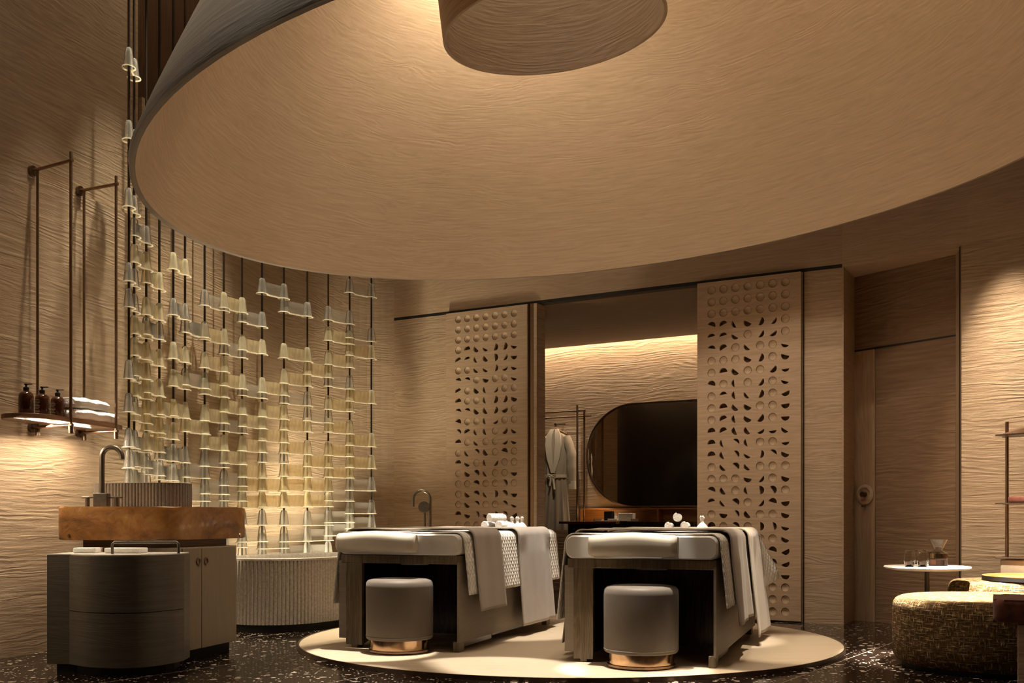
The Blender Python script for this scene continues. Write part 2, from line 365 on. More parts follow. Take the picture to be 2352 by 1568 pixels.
bm = BM(); lathe(bm, [(0, 0), (0.022, 0.0), (0.022, 0.05), (0, 0.052)], 24); k = ob('door_knob', bm, 'bronze', h, True); k.location = (0, 0, 0.0)
bm = BM(); box(bm, -0.012, 0.012, -0.035, 0.0, 0, 0.02, bevel=0.003); k = ob('key_plate', bm, 'bronze', door); k.location = (*(dpt(0.115, 0.012)), hz(1165, 8.95)); k.rotation_euler = (0, 0, atan2(dr.y, dr.x))
slab('wall_right_reveal', [D1, G0], 0, 2.985, 'vert', 0.06)
slab('trim_4', [G0 + (D1 - G0) * 0.35 + Vector((-0.004, 0)), G0 + (D1 - G0) * 0.2 + Vector((-0.004, 0))], 0, 2.98, 'black', 0.02)
slab('wall_right', [G0, Vector((3.80, 7.70)), Vector((4.85, 6.25)), Vector((5.35, 4.6)), Vector((5.45, -1.2))], 0, 2.985, 'wall', 0.15, u0=11)
slab('trim_5', [bw(1845), bw(1845) + BD * 0.008], 0, 2.955, 'black', -0.004)

# alcove beyond the sliding screens
def al(x, y): return O1 + BD * x + BN * y
AW = 2.66
slab('wall_alcove_back', [al(-2.6, AW), al(2.4, AW)], 0, 3.25, 'wall', 0.12, u0=20)
slab('wall_alcove_left', [al(-2.6, 0.14), al(-2.6, AW)], 0, 3.25, 'smooth', 0.1)
slab('wall_alcove_right', [al(2.4, AW), al(2.4, 0.14)], 0, 3.25, 'smooth', 0.1)
bm = BM(); prism(bm, [al(-2.6, 0.02), al(2.4, 0.02), al(2.4, AW - 0.17), al(-2.6, AW - 0.17)], 2.972, 3.02); struct(ob('ceiling_alcove', bm, 'door'))
bm = BM(); prism(bm, [al(-2.6, AW - 0.3), al(2.4, AW - 0.3), al(2.4, AW), al(-2.6, AW)], 3.25, 3.27); struct(ob('ceiling_cove', bm, 'smooth'))
bm = BM(); prism(bm, [al(-2.5, AW - 0.2), al(2.3, AW - 0.2), al(2.3, AW - 0.18), al(-2.5, AW - 0.18)], 3.03, 3.05); o = struct(ob('trim_6', bm, 'led'))
slab('trim_7', [al(-0.035, -0.03), al(0, -0.03)], 0, 2.955, 'smooth', 0.16)
slab('trim_8', [al(-0.066, -0.035), al(-0.036, -0.035)], 0, 2.955, 'bronze2', 0.1)

# ---------------------------------------------------------------- carved sliding screens
def carved_panel(name, a, width, label, seed):
    rnd = random.Random(seed)
    root = empty(name, (*(a - BN * 0.05), 0), atan2(BD.y, BD.x), label, 'sliding panel', 'carved sliding screens on the black track')
    bm = BM(); nc, nr = 7, 28; cw, ch = 0.1085, 0.1033; N = 32; z0p, z1p = 0.015, 2.952
    mx = (width - nc * cw) / 2; zb = z0p + (z1p - z0p - nr * ch) / 2; T = 0.045
    def quad(x0, x1, za, zb_): bm.faces.new([bm.verts.new(p) for p in ((x0, 0, za), (x1, 0, za), (x1, 0, zb_), (x0, 0, zb_))])
    quad(0, mx, z0p, z1p); quad(width - mx, width, z0p, z1p); quad(mx, width - mx, z0p, zb); quad(mx, width - mx, zb + nr * ch, z1p)
    for (x0, x1, za, zb_) in ((0, 0, z0p, z1p), (width, width, z0p, z1p)): bm.faces.new([bm.verts.new(p) for p in ((x0, 0, za), (x0, 0.03, za), (x0, 0.03, zb_), (x0, 0, zb_))])
    bm.faces.new([bm.verts.new(p) for p in ((0, 0, z1p), (width, 0, z1p), (width, 0.03, z1p), (0, 0.03, z1p))])
    r = 0.036
    for ri in range(nr):
        for ci in range(nc):
            cx = mx + (ci + 0.5) * cw; cz = zb + (nr - ri - 0.5) * ch
            circ = []; sq = []
            for i in range(N):
                t = 2 * pi * i / N; c, s = cos(t), sin(t); k = 0.5 / max(abs(c), abs(s))
                circ.append(bm.verts.new((cx + r * c, 0, cz + r * s))); sq.append(bm.verts.new((cx + k * c * cw, 0, cz + k * s * ch)))
            for i in range(N):
                j = (i + 1) % N; bm.faces.new((circ[i], circ[j], sq[j], sq[i]))
            plainrow = ri < 3 or ri > 24 or rnd.random() < 0.36
            if plainrow:                                                    # spherical dimple
                prev = circ
                for q in (0.82, 0.6, 0.34):
                    dep = 0.016 * (1 - q * q); ring = [bm.verts.new((cx + r * q * cos(2 * pi * i / N), dep, cz + r * q * sin(2 * pi * i / N))) for i in range(N)]
                    for i in range(N): bm.faces.new((prev[i], prev[(i + 1) % N], ring[(i + 1) % N], ring[i])).smooth = True
                    prev = ring
                cv = bm.verts.new((cx, 0.016, cz))
                for i in range(N): bm.faces.new((prev[i], prev[(i + 1) % N], cv)).smooth = True
            else:                                                           # half moon cut: one side flush, the other sunk deep
                base = [0, 2, 12, 13, 22, 20, 16][ci] if ri < 13 else [0, 13, 28, 13, 22, 28, 16][ci]
                o_ = (base + rnd.choice((0, 0, -2, 2))) % N; cut = rnd.choice((16, 14, 13, 17))
                idx = [(o_ + i) % N for i in range(cut + 1)]; oth = [(o_ + cut + i) % N for i in range(N - cut + 1)]
                bm.faces.new([circ[i] for i in oth])
                dp = 0.027
                low = [bm.verts.new((circ[i].co.x, dp, circ[i].co.z)) for i in idx]
                top = [circ[i] for i in idx]
                for q in range(len(idx)):
                    w = (q + 1) % len(idx); bm.faces.new((top[q], top[w], low[w], low[q]))
    l = bm.loops.layers.uv.new('UVMap')
    for f in bm.faces:
        for lp in f.loops: lp[l].uv = (lp.vert.co.x + seed + lp.vert.co.y, lp.vert.co.z)
    me = bpy.data.meshes.new('panel_board'); bm.to_mesh(me); bm.free()
    link('panel_board', me, 'smooth', root)
    bm = BM(); box(bm, 0.002, width - 0.002, 0.03, T, z0p, z1p - 0.001); ob('hole_shade_board', bm, 'darkwood', root)  # dark board puts the shade behind the half-moon holes into colour
    return root
p1 = bw(1031); carved_panel('sliding_screen', p1, 0.945, 'carved oak sliding screen with half-moon holes, left of the alcove opening', 3)
p2 = bw(1606); pn = carved_panel('sliding_screen', p2, (bw(1843) - bw(1606)).length, 'carved oak sliding screen with half-moon holes, between alcove and recessed door', 5)
bm = BM(); box(bm, 0.945, 0.957, -0.002, 0.045, 0.015, 2.952); ob('edge_pull', bm, 'bronze2', [o for o in bpy.data.objects if o.name == 'sliding_screen'][0])

# ---------------------------------------------------------------- canopy (tilted cone) and inner tube
n = Vector((-0.105, -0.018, 0.994)).normalized()
RC = 2.7; cc = Vector((0.24 * RC, 2.233 * RC, 0.743 * RC + CZ))
def cone_shell(name, prof, ctr, nrm, mat, seg=128, parent=None, smooth=True):
    q = Vector((0, 0, 1)).rotation_difference(nrm)
    bm = BM(); l = bm.loops.layers.uv.new('UVMap'); rings = []; vv = [0]
    for i in range(1, len(prof)): vv.append(vv[-1] + sqrt((prof[i][0] - prof[i - 1][0]) ** 2 + (prof[i][1] - prof[i - 1][1]) ** 2))
    for r, z in prof: rings.append([bm.verts.new(ctr + q @ Vector((r * cos(2 * pi * i / seg - pi / 2), r * sin(2 * pi * i / seg - pi / 2), z))) for i in range(seg)])
    for k in range(len(prof) - 1):
        for i in range(seg):
            j = (i + 1) % seg; f = bm.faces.new((rings[k][i], rings[k][j], rings[k + 1][j], rings[k + 1][i]))
            u0, u1 = 2 * pi * i / seg * prof[0][0], 2 * pi * (i + 1) / seg * prof[0][0]
            for lp, uvv in zip(f.loops, ((u0, vv[k]), (u1, vv[k]), (u1, vv[k + 1]), (u0, vv[k + 1]))): lp[l].uv = uvv
    return ob(name, bm, mat, parent, smooth, angle=30)
CR, CH = 0.98, 2.75
can = empty('ceiling_canopy', (0, 0, 0), 0, 'huge tilted oak cone canopy hanging over both massage beds', 'ceiling canopy')
inner = [(RC - 0.03 - (RC - 0.03 - CR) * t ** 1.05, CH * t) for t in [i / 16 for i in range(17)]]
cone_shell('canopy_lining', inner, cc, n, 'cone', parent=can)
outer = [(RC - 0.03, 0.0), (RC, 0.0), (RC, 0.03)] + [(RC - (RC - CR - 0.03) * t ** 1.05, 0.03 + CH * t) for t in [i / 16 for i in range(1, 17)]]
cone_shell('canopy_outside', outer, cc, n, 'cone_out', parent=can)
q = Vector((0, 0, 1)).rotation_difference(n)
cone_shell('canopy_cap', [(CR + 0.03, CH + 0.0), (0.001, CH + 0.0), (0.001, CH + 0.04), (CR + 0.03, CH + 0.04)], cc, n, 'cone', parent=can)
n2 = Vector((-0.119, -0.036, 0.992)).normalized(); RT = 0.645
tc_ = Vector((0.381 * RT, 9.297 * RT, 4.343 * RT + CZ))
tb = cone_shell('canopy_tube', [(RT, 0), (RT, 1.75), (0.001, 1.75), (0.001, 1.73), (RT - 0.02, 1.73), (RT - 0.02, 0), (RT, 0)], tc_, n2, 'wall_soft', 96, parent=can)  # closed tube top is added to block light from the lamps above

# ---------------------------------------------------------------- round platform
bm = BM(); lathe(bm, [(0, 0.0), (1.885, 0.0), (1.885, 0.022), (1.878, 0.025), (0, 0.025)], 128, (0.40, 7.48, 0))
o = ob('round_platform', bm, 'platform', smooth=True); tag(o, 'round pale wood platform with thin bronze rim under the massage beds', 'platform')
bm = BM(); lathe(bm, [(1.886, 0.0), (1.897, 0.0), (1.897, 0.0265), (1.886, 0.0265), (1.886, 0.0)], 128, (0.40, 7.48, 0)); ob('rim_band', bm, 'bronze', o, True)
PZ = 0.025

# ---------------------------------------------------------------- massage beds
def bed(name, ctr, deg, hw, label, pil):
    a = R(-deg); root = empty(name, (*ctr, PZ), a, label, 'massage bed', 'massage beds on the round platform')
    z = lambda h_: h_ - PZ
    bm = BM(); box(bm, -hw, hw, 0.0, 1.96, z(0.585), z(0.64), bevel=0.004); ob('apron', bm, 'zebra', root)
    bm = BM(); box(bm, -hw - 0.022, -hw + 0.035, 0.01, 1.94, z(0.085), z(0.60)); ob('side_panel', bm, 'taupepanel', root)
    bm = BM(); box(bm, -hw + 0.036, -hw + 0.155, 0.0, 0.035, z(0.045), z(0.585)); box(bm, -hw + 0.036, -hw + 0.05, 0.035, 0.5, z(0.045), z(0.585)); ob('leg_panel', bm, 'zebra', root)
    bm = BM(); box(bm, hw - 0.014, hw, 0.0, 1.94, z(0.085), z(0.60)); ob('side_panel', bm, 'taupepanel', root)
    bm = BM(); box(bm, -hw + 0.036, hw - 0.015, 0.62, 1.9, z(0.07), z(0.585)); ob('cabinet_core', bm, 'espresso', root)
    # curved cheek inside the knee space
    bm = BM(); prism(bm, [(-hw + 0.051, 0.04), (-hw + 0.15, 0.05), (-hw + 0.08, 0.25), (-hw + 0.13, 0.61), (-hw + 0.051, 0.61)], z(0.05), z(0.584)); ob('inner_cheek', bm, 'espresso', root)
    bm = BM(); prism(bm, [(hw - 0.015, 0.004), (hw - 0.015, 0.61), (hw - 0.07, 0.61), (hw - 0.04, 0.25)], z(0.05), z(0.584)); ob('inner_cheek', bm, 'espresso', root)
    for (x, y) in ((-hw + 0.095, 0.05), (hw - 0.022, 0.045), (-hw + 0.05, 1.88), (hw - 0.035, 1.88)):
        bm = BM(); box(bm, x - 0.021, x + 0.021, y - 0.045, y + 0.045, 0, z(0.092), bevel=0.003); ob('foot', bm, 'zebra', root)
    bm = BM()                                                              # pale ring standing in for the stool top's reflection below the apron
    lathe(bm, [(0.055, z(0.583)), (0.075, z(0.583)), (0.075, z(0.572)), (0.055, z(0.572)), (0.055, z(0.583))], 32, (0.02, 0.2, 0), 1.3, 1.0); ob('stool_reflection_ring', bm, 'matt', root, True)
    # mattress: rounded block
    bm = BM(); prof = rsq(hw + 0.012, 0.07, 0.045, 8)
    rows = []
    for k, (y, s) in enumerate([(0.0, 0.80), (-0.014, 0.9), (-0.02, 0.96)][::-1] and [(-0.018, 0.86), (-0.008, 0.94), (0.012, 0.99), (0.04, 1.0), (0.5, 1.0), (1.0, 1), (1.5, 1), (1.94, 1.0), (1.975, 0.96), (1.985, 0.86)]):
        dx = (1 - s) * 0.07
        rows.append([bm.verts.new((px_ * (1 - dx / hw), y, z(0.71) + pz_ * s)) for px_, pz_ in prof])
    m_ = len(prof)
    for ra, rb in zip(rows, rows[1:]):
        for i in range(m_): bm.faces.new((ra[i], ra[(i + 1) % m_], rb[(i + 1) % m_], rb[i]))
    bm.faces.new(rows[0]); bm.faces.new(rows[-1][::-1]); ob('mattress', bm, 'matt', root, True)
    # head bolster hanging on the front edge
    x0, x1 = pil; bm = BM(); N = 28; rows = []
    for i in range(N + 1):
        t = i / N; x = x0 + (x1 - x0) * t; e = min(1, sqrt(max(0.0, 1 - (max(0, abs(t - 0.5) * 2 - 0.9) / 0.1) ** 2))); e = max(e, 0.25)
        arch = 0.016 * cos((t - 0.5) * 2 * pi) ; ring = []
        for (yy, zz) in rsq(0.06, 0.066, 0.045, 6):
            ring.append(bm.verts.new((x, -0.085 + yy * (0.5 + 0.5 * e) - arch * 0.6, z(0.725) + zz * (0.82 + 0.18 * e) + (0.008 * -cos((t - 0.5) * 2 * pi) * -1 if zz > 0 else 0))))
        rows.append(ring)
    m_ = len(rows[0])
    for ra, rb in zip(rows, rows[1:]):
        for i in range(m_): bm.faces.new((ra[i], ra[(i + 1) % m_], rb[(i + 1) % m_], rb[i]))
    bm.faces.new(rows[0]); bm.faces.new(rows[-1][::-1]); ob('headrest', bm, 'pillow', root, True, angle=60)
    return root
def drape(name, ctr, deg, s0, s1, hemL, hemR, off, mat, wav=0.008, flare=0.05, ztop=0.78, thick=0.008, seed=0, corner=None, label='', cat='blanket', group=None):
    hw = 0.441 if ctr is B1 else 0.456
    rnd = random.Random(seed); ph = [rnd.uniform(0, 6.28) for _ in range(6)]
    prof = []; rc = 0.055; hx = hw + off; zt = ztop + off
    def side(sgn, hem):
        pts = []; zc = zt - rc
        for i in range(9):
            a = R(90 - 90 * i / 8); pts.append((sgn * (hx - rc + rc * cos(a)), zc + rc * sin(a), 0))
        nn = max(4, int((zc - hem) / 0.02))
        for i in range(1, nn + 1): d = (zc - hem) * i / nn; pts.append((sgn * (hx + flare * d), zc - d, d))
        return pts
    lft = side(-1, hemL)[::-1]; rgt = side(1, hemR)
    top = [(-hx + rc + (2 * (hx - rc)) * i / 20, zt, 0) for i in range(1, 20)]
    prof = lft + top + rgt
    bm = BM(); l = bm.loops.layers.uv.new('UVMap'); ns = max(6, int((s1 - s0) / 0.03)); rows = []; us = [0]
    for a, b in zip(prof, prof[1:]): us.append(us[-1] + sqrt((a[0] - b[0]) ** 2 + (a[1] - b[1]) ** 2))
    for k in range(ns + 1):
        s = s0 + (s1 - s0) * k / ns; row = []
        for (x, zz, d) in prof:
            g = min(1, d / 0.12)
            w = wav * g * (sin(s * 9 + ph[0]) + 0.6 * sin(s * 21 + ph[1] + d * 4)) + 0.0015 * sin(s * 35 + x * 20 + ph[2])
            x_ = x + (w if x > 0 else -w); z_ = zz + (0.002 * sin(x * 14 + s * 11 + ph[3]) if d == 0 else 0)
            ss = s + (0.012 * d * sin(ph[4]) * (1 if k in (0, ns) else 0.5))
            if corner and x > 0 and s > s1 - corner[0]:
                kk = ((s - s1 + corner[0]) / corner[0]) ** 2; x_ += corner[1] * kk * (0.15 + min(1, d / 0.3)) ; z_ += corner[2] * kk * min(1, d / 0.3)
            row.append(bm.verts.new((x_, ss, z_)))
        rows.append(row)
    for k in range(ns):
        for i in range(len(prof) - 1):
            f = bm.faces.new((rows[k][i], rows[k][i + 1], rows[k + 1][i + 1], rows[k + 1][i]))
            sa, sb = s0 + (s1 - s0) * k / ns, s0 + (s1 - s0) * (k + 1) / ns
            for lp, uvv in zip(f.loops, ((us[i], sa), (us[i + 1], sa), (us[i + 1], sb), (us[i], sb))): lp[l].uv = uvv
    o = ob(name, bm, mat, None, True, angle=80)
    md = o.modifiers.new('thickness', 'SOLIDIFY'); md.thickness = thick; md.offset = 1
    place(o, (*ctr, 0), R(-deg)); tag(o, label, cat, group); return o
B1, B2, A1, A2 = (-0.7365, 6.805), (0.748, 6.10), 20.0, 19.5
bed('massage_bed', B1, A1, 0.425, 'massage bed nearer the bathtub, grey mattress, headrest left of centre', (-0.405, 0.16))
bed('massage_bed', B2, A2, 0.44, 'massage bed nearer the recessed door, grey mattress, headrest centred', (-0.285, 0.235))
drape('quilt', B1, A1, 0.02, 1.97, 0.31, 0.39, 0.004, 'quilt', 0.004, 0.10, seed=1, label='white quilted cover over the left massage bed, under two greige blankets', cat='quilt')
drape('quilt', B2, A2, 0.02, 1.97, 0.27, 0.365, 0.004, 'quilt', 0.004, 0.10, seed=2, corner=(0.42, 0.10, 0.07), label='white quilted cover over the right massage bed, far corner flared out', cat='quilt')
g_ = 'blankets draped across the massage beds'
drape('blanket', B1, A1, 0.14, 0.62, 0.45, 0.277, 0.027, 'blanket', 0.004, 0.10, seed=3, label='greige blanket across left massage bed, the shorter one closest to its headrest', group=g_)
drape('blanket', B1, A1, 0.99, 1.72, 0.10, 0.10, 0.027, 'blanket', 0.008, 0.08, seed=4, label='longer greige blanket across the far half of the left massage bed', group=g_)
drape('blanket', B2, A2, 0.28, 0.95, 0.10, 0.245, 0.027, 'blanket', 0.010, 0.10, seed=5, label='greige blanket across right massage bed, the one closer to its headrest', group=g_)
drape('blanket', B2, A2, 1.12, 1.78, 0.10, 0.085, 0.027, 'blanket2', 0.010, 0.10, seed=6, label='sand coloured long blanket across the far half of the right massage bed', group=g_)

# rolled towels and herbal compresses
def roll_mesh(rad, ln):
    bm = BM(); turns = 3.2; N = 84; th = rad / turns * 0.86; inn = []; out = []
    for i in range(N + 1):
        a = turns * 2 * pi * i / N; r1 = rad * 0.12 + (rad * 0.88) * i / N; r0 = max(0.001, r1 - th)
        inn.append((r0 * cos(a), r0 * sin(a))); out.append((r1 * cos(a), r1 * sin(a)))
    for i in range(N):
        q_ = [inn[i], inn[i + 1], out[i + 1], out[i]]
        va = [bm.verts.new((-ln / 2, y, z)) for y, z in q_]; vb = [bm.verts.new((ln / 2, y, z)) for y, z in q_]
        bm.faces.new(va); bm.faces.new(vb[::-1]); bm.faces.new((va[3], va[2], vb[2], vb[3])); bm.faces.new((va[0], vb[0], vb[1], va[1]))
        if i == N - 1: bm.faces.new((va[2], va[1], vb[1], vb[2]))
    bmesh.ops.remove_doubles(bm, verts=bm.verts, dist=1e-5)
    return bm
def towel(x, y, z, rz, rad, ln, label, group):
    o = ob('rolled_towel', roll_mesh(rad, ln), 'terry', None, True, angle=50); place(o, (x, y, z + rad), rz); tag(o, label, 'towel', group); return o
def bl(B, A, x, s): a = R(-A); return B[0] + x * cos(a) - s * sin(a), B[1] + x * sin(a) + s * cos(a)
TZ = 0.802
def on_bed_px(px, y): return at(px, y), y
gt = 'rolled towels on the massage beds'
x, y = on_bed_px(1123, 8.12); towel(x, y, TZ - .01, R(60), 0.034, 0.13, 'small rolled white towel, left one of three on the left bed', gt)
x, y = on_bed_px(1157, 8.10); towel(x, y, TZ - .01, R(60), 0.036, 0.15, 'rolled white towel, right lower one of three on the left bed', gt)
x, y = on_bed_px(1141, 8.11); towel(x, y, TZ + .046, R(40), 0.036, 0.15, 'rolled white towel on top of two others on the left bed', gt)
x, y = on_bed_px(1538, 7.55); towel(x, y, TZ - .01, R(75), 0.032, 0.12, 'small rolled white towel, left lower one of three on the right bed', gt)
x, y = on_bed_px(1575, 7.55); towel(x, y, TZ - .01, R(75), 0.034, 0.13, 'rolled white towel, right lower one of three on the right bed', gt)
x, y = on_bed_px(1557, 7.55); towel(x, y, TZ + .05, R(80), 0.036, 0.13, 'rolled white towel topping the pile on the right bed', gt)
def compress(px, y, label, sc=1.0):
    root = empty('herbal_compress', (at(px, y), y, TZ - 0.012), random.random() * 3, label, 'herbal compress', 'white muslin herbal compresses on the beds')
    bm = BM(); lathe(bm, [(0, 0), (0.034, 0.002), (0.043, 0.014), (0.040, 0.032), (0.024, 0.052), (0.011, 0.066), (0.010, 0.074)], 28); ob('bundle', bm, 'muslin', root, True)
    bm = BM(); lathe(bm, [(0.010, 0.073), (0.017, 0.088), (0.020, 0.103), (0.012, 0.112), (0.003, 0.108), (0.0, 0.1)], 14, sx=1.0, sy=0.8); 
    for v in bm.verts: v.co.z += 0.006 * sin(v.co.x * 900)
    ob('tuft', bm, 'muslin', root, True); bm = BM(); lathe(bm, [(0.0115, 0.068), (0.0135, 0.071), (0.0115, 0.075)], 20); ob('string_tie', bm, 'muslin', root, True)
    root.scale = (sc, sc, sc); return root
compress(1176, 8.08, 'white muslin compress ball, left one of three on the left bed', .9)
compress(1189, 8.14, 'white muslin compress ball, middle one of three on the left bed', .9)
compress(1199, 8.05, 'white muslin compress ball, right one of three on the left bed', .9)
compress(1613, 7.45, 'single white muslin compress ball right of the towels on the right bed', .95)

# ---------------------------------------------------------------- stools
def stool(x, y, label):
    root = empty('round_stool', (x, y, PZ), 0, label, 'stool', 'drum stools tucked under the massage beds')
    bm = BM(); lathe(bm, [(0.0, 0.085), (0.205, 0.085), (0.213, 0.092), (0.215, 0.11), (0.216, 0.42), (0.213, 0.445), (0.20, 0.461), (0.17, 0.468), (0.0, 0.472)], 72); ob('seat', bm, 'stool', root, True)
    bm = BM(); lathe(bm, [(0.2155, 0.102), (0.218, 0.105), (0.2155, 0.108)], 72); ob('piping', bm, 'stool', root, True)
    bm = BM(); lathe(bm, [(0, 0.02), (0.188, 0.02), (0.188, 0.084), (0, 0.084)], 72); ob('metal_band', bm, 'copper', root, True)
    bm = BM(); lathe(bm, [(0, 0), (0.178, 0.0), (0.196, 0.006), (0.196, 0.018), (0.188, 0.022), (0, 0.022)], 72); ob('base_ring', bm, 'bronze2', root, True)
    return root
stool(-0.723, 6.72, 'taupe drum stool with copper base band, tucked under the left massage bed')
stool(0.747, 6.045, 'taupe drum stool with copper base band, tucked under the right massage bed')

# ---------------------------------------------------------------- bath tub, filler tap
def fluted(bm, c1, c2, r, z0, z1, pitch=0.034, depth=0.008, wall=0.035, rimh=0.02):
    c1, c2 = Vector(c1), Vector(c2); d = (c2 - c1); L_ = d.length; d = d.normalized() if L_ > 1e-6 else Vector((1, 0)); nn = Vector((-d.y, d.x))
    per = 2 * L_ + 2 * pi * r; cnt = int(per / pitch); steps = cnt * 6; out = []
    def pt(s, rr):
        if s < L_: return c1 + d * s + nn * -rr, -nn
        s -= L_
        if s < pi * r: a = s / r; v = -nn * cos(a) + d * sin(a); return c2 + v * rr, v
        s -= pi * r
        if s < L_: return c2 - d * s + nn * rr, nn
        s -= L_; a = s / r; v = nn * cos(a) - d * sin(a); return c1 + v * rr, v
    def ring(rr, z, fl):
        R_ = []
        for i in range(steps):
            p, v = pt(per * i / steps, rr); k = abs(sin(pi * cnt * i / steps)) ** 0.6 if fl else 1
            p = p - v * depth * (1 - k); R_.append(bm.verts.new((p.x, p.y, z)))
        return R_
    rr = [ring(r, z0, True), ring(r, z1 - rimh, True), ring(r, z1 - rimh + 0.001, False), ring(r, z1 - 0.004, False), ring(r - 0.005, z1, False), ring(r - wall, z1, False), ring(r - wall - 0.01, z1 - 0.02, False), ring(r - wall - 0.03, z0 + (z1 - z0) * 0.3, False)]
    for a, b in zip(rr, rr[1:]):
        for i in range(steps): bm.faces.new((a[i], a[(i + 1) % steps], b[(i + 1) % steps], b[i]))
    bm.faces.new(rr[-1]); bm.faces.new(rr[0][::-1])
bm = BM(); fluted(bm, (0, 0), (0.42, 0.66), 0.44, 0.06, 0.572, pitch=0.031, depth=0.014)
tub = empty('bathtub', (-1.90, 8.45, 0), 0, 'freestanding oval bathtub of ribbed grey stone behind the sink cabinet', 'bathtub')
ob('tub_shell', bm, 'stone', tub, True, angle=50)
bm = BM(); fluted(bm, (0, 0), (0.42, 0.66), 0.40, 0.0, 0.06, depth=0, rimh=0.01, wall=0.1); ob('plinth', bm, 'black', tub, True)
root = empty('tub_filler', (at(988, 9.75), 9.75, 0), 0, 'tall gunmetal floor-standing bath tap with hand shower behind left bed', 'tap')
zt = hz(1145, 9.75); w = at(988, 9.75) - at(949, 9.75)
bm = BM(); pts = [(0, 0, 0.02), (0, 0, zt)] + [(-w / 2 + w / 2 * cos(R(a)), 0, zt + w / 2 * 0.95 * sin(R(a))) for a in range(15, 181, 15)] + [(-w, 0, hz(1163, 9.75))]
tube(bm, pts, 0.013, 14); ob('spout', bm, 'gunmetal', root, True)
bm = BM(); lathe(bm, [(0, 0), (0.06, 0), (0.06, 0.018), (0.02, 0.022)], 32); ob('floor_plate', bm, 'gunmetal', root, True)
bm = BM(); lathe(bm, [(0, -0.015), (0.052, -0.015), (0.055, 0), (0.052, 0.015), (0, 0.015)], 36)
bmesh.ops.rotate(bm, verts=bm.verts, matrix=Matrix.Rotation(R(90), 3, 'X')); o = ob('hand_shower', bm, 'gunmetal', root, True); o.location = (-0.055, -0.03, hz(1164, 9.75))
bm = BM(); tube(bm, [(-0.05, -0.02, hz(1175, 9.75)), (-0.05, -0.02, 0.5), (0, 0, 0.48)], 0.010, 12); ob('shower_bar', bm, 'gunmetal', root, True)

# ---------------------------------------------------------------- glass screen on rods
RX = [296, 308, 336, 366, 398, 425, 470, 514, 556, 602, 652, 706, 754, 803, 853]
ratio = [1.024, 1.028, 1.028, 1.027, 1.025, 1.028, 1.026, 1.024, 1.024, 1.024, 1.023, 1.022, 1.021, 1.020]
ry = [7.2]
for k in ratio: ry.append(ry[-1] * k)
rods = [Vector((at(px, y), y)) for px, y in zip(RX, ry)]
for i, p in enumerate(rods):
    bm = BM(); tube(bm, [(0, 0, 0.03), (0, 0, TOP - 0.01)], 0.009, 10)
    o = ob('hanging_rod', bm, 'rod', None, True); place(o, (p.x, p.y, 0)); tag(o, 'slim blackened rod of the glass screen, %s from its left end' % ORD[i], 'rod', 'rods carrying the glass screen')
    bm = BM(); lathe(bm, [(0, 0), (0.03, 0), (0.03, 0.03), (0.0095, 0.034)], 20); ob('floor_socket', bm, 'rod', o, True)
def saddle_mesh(ln, amber):
    """two bells joined by a plate, bright lip along the bottom; x from rod to rod"""
    bm = BM(); H = 0.135
    prof = [(0.010, H), (0.022, H - 0.003), (0.030, H - 0.013), (0.035, H - 0.034), (0.040, 0.065), (0.045, 0.03), (0.050, 0.004)]
    for cx in (0, ln): lathe(bm, prof, 20, (cx, 0, 0), 1.0, 0.75)
    box(bm, 0.036, ln - 0.036, -0.004, 0.004, 0.006, H - 0.028)
    for f in list(bm.faces):
        pass
    m0 = len(bm.faces)
    for cx in (0, ln): lathe(bm, [(0.050, 0.004), (0.060, 0.0), (0.060, -0.004), (0.048, -0.004), (0.048, 0.003)], 20, (cx, 0, 0), 1.0, 0.8, mi=1)
    box(bm, 0.05, ln - 0.05, -0.014, 0.014, -0.004, 0.003, mi=1)
    return bm
rows = {0: 'c155 c322 c477 c648 c707 c871 c947 c1027 c1075 c1120', 1: 'c544 a605 a768 a818 a848 a892 a926 a967 c1036 c1072 c1105',
 2: 'a652 a725 c756 a833 c841 a903 a952 a990 a1010 c1052 c1090', 3: 'a953 a1005 c1056 c1102', 4: 'a620 c725 a825 a888 a956 c1060 c1108',
 5: 'c765 c885 a992 c1096 c1150 c1205', 6: 'c703 a781 a846 a906 a967 a1031 c1071 c1134 c1178', 7: 'a708 c814 a887 a947 c991 a1064 c1115 c1150 c1206 c1258',
 8: 'c741 a805 c909 a980 a1036 a1096 a1128 a1153 a1180 c1206 c1232 c1262 c1290', 9: 'c674 a902 a958 a1013 c1062 a1127 a1153 a1178 c1206 c1260 c1287',
 10: 'c717 a823 a881 c927 a988 a1041 a1094 a1127 a1153 a1177 c1207 c1232 c1260', 11: 'a861 c967 a1072 a1127 a1153 a1176 c1206 c1231 c1260',
 12: 'c736 a783 a838 c846 c888 a941 a993 a1046 a1096 c1150 c1200 c1230', 13: 'c673 c777 a817 a922 a1023 a1074 c1126 c1179 c1203'}
for gi, txt in rows.items():
    a, b = rods[gi], rods[gi + 1]; ln = (b - a).length; ang = atan2((b - a).y, (b - a).x); proto = {}
    items = sorted(txt.split(), key=lambda t_: int(t_[1:])); last = None; k = 0
    for it in items:
        y = int(it[1:]); h_ = hz(y, a.y)
        if last is not None and last - h_ < 0.11: h_ = last - 0.142 if last - h_ > 0.055 else None     # bells nest no closer than this
        if h_ is None or h_ < 0.12: continue
        last = h_; kind = it[0]
        if kind not in proto:
            o = ob('glass_saddle', saddle_mesh(ln, kind == 'a'), ['screen_amber' if kind == 'a' else 'screen_clear', 'screen_lip'], None, True, angle=35); proto[kind] = o
        else: o = proto[kind].copy(); C.objects.link(o)
        place(o, (a.x, a.y, h_), ang)
        tag(o, '%s glass double bell, %s from the top between the %s and %s rods' % ('amber' if kind == 'a' else 'clear', ORD[k], ORD[gi], ORD[gi + 1]), 'glass ornament', 'glass double bells of the hanging screen'); k += 1

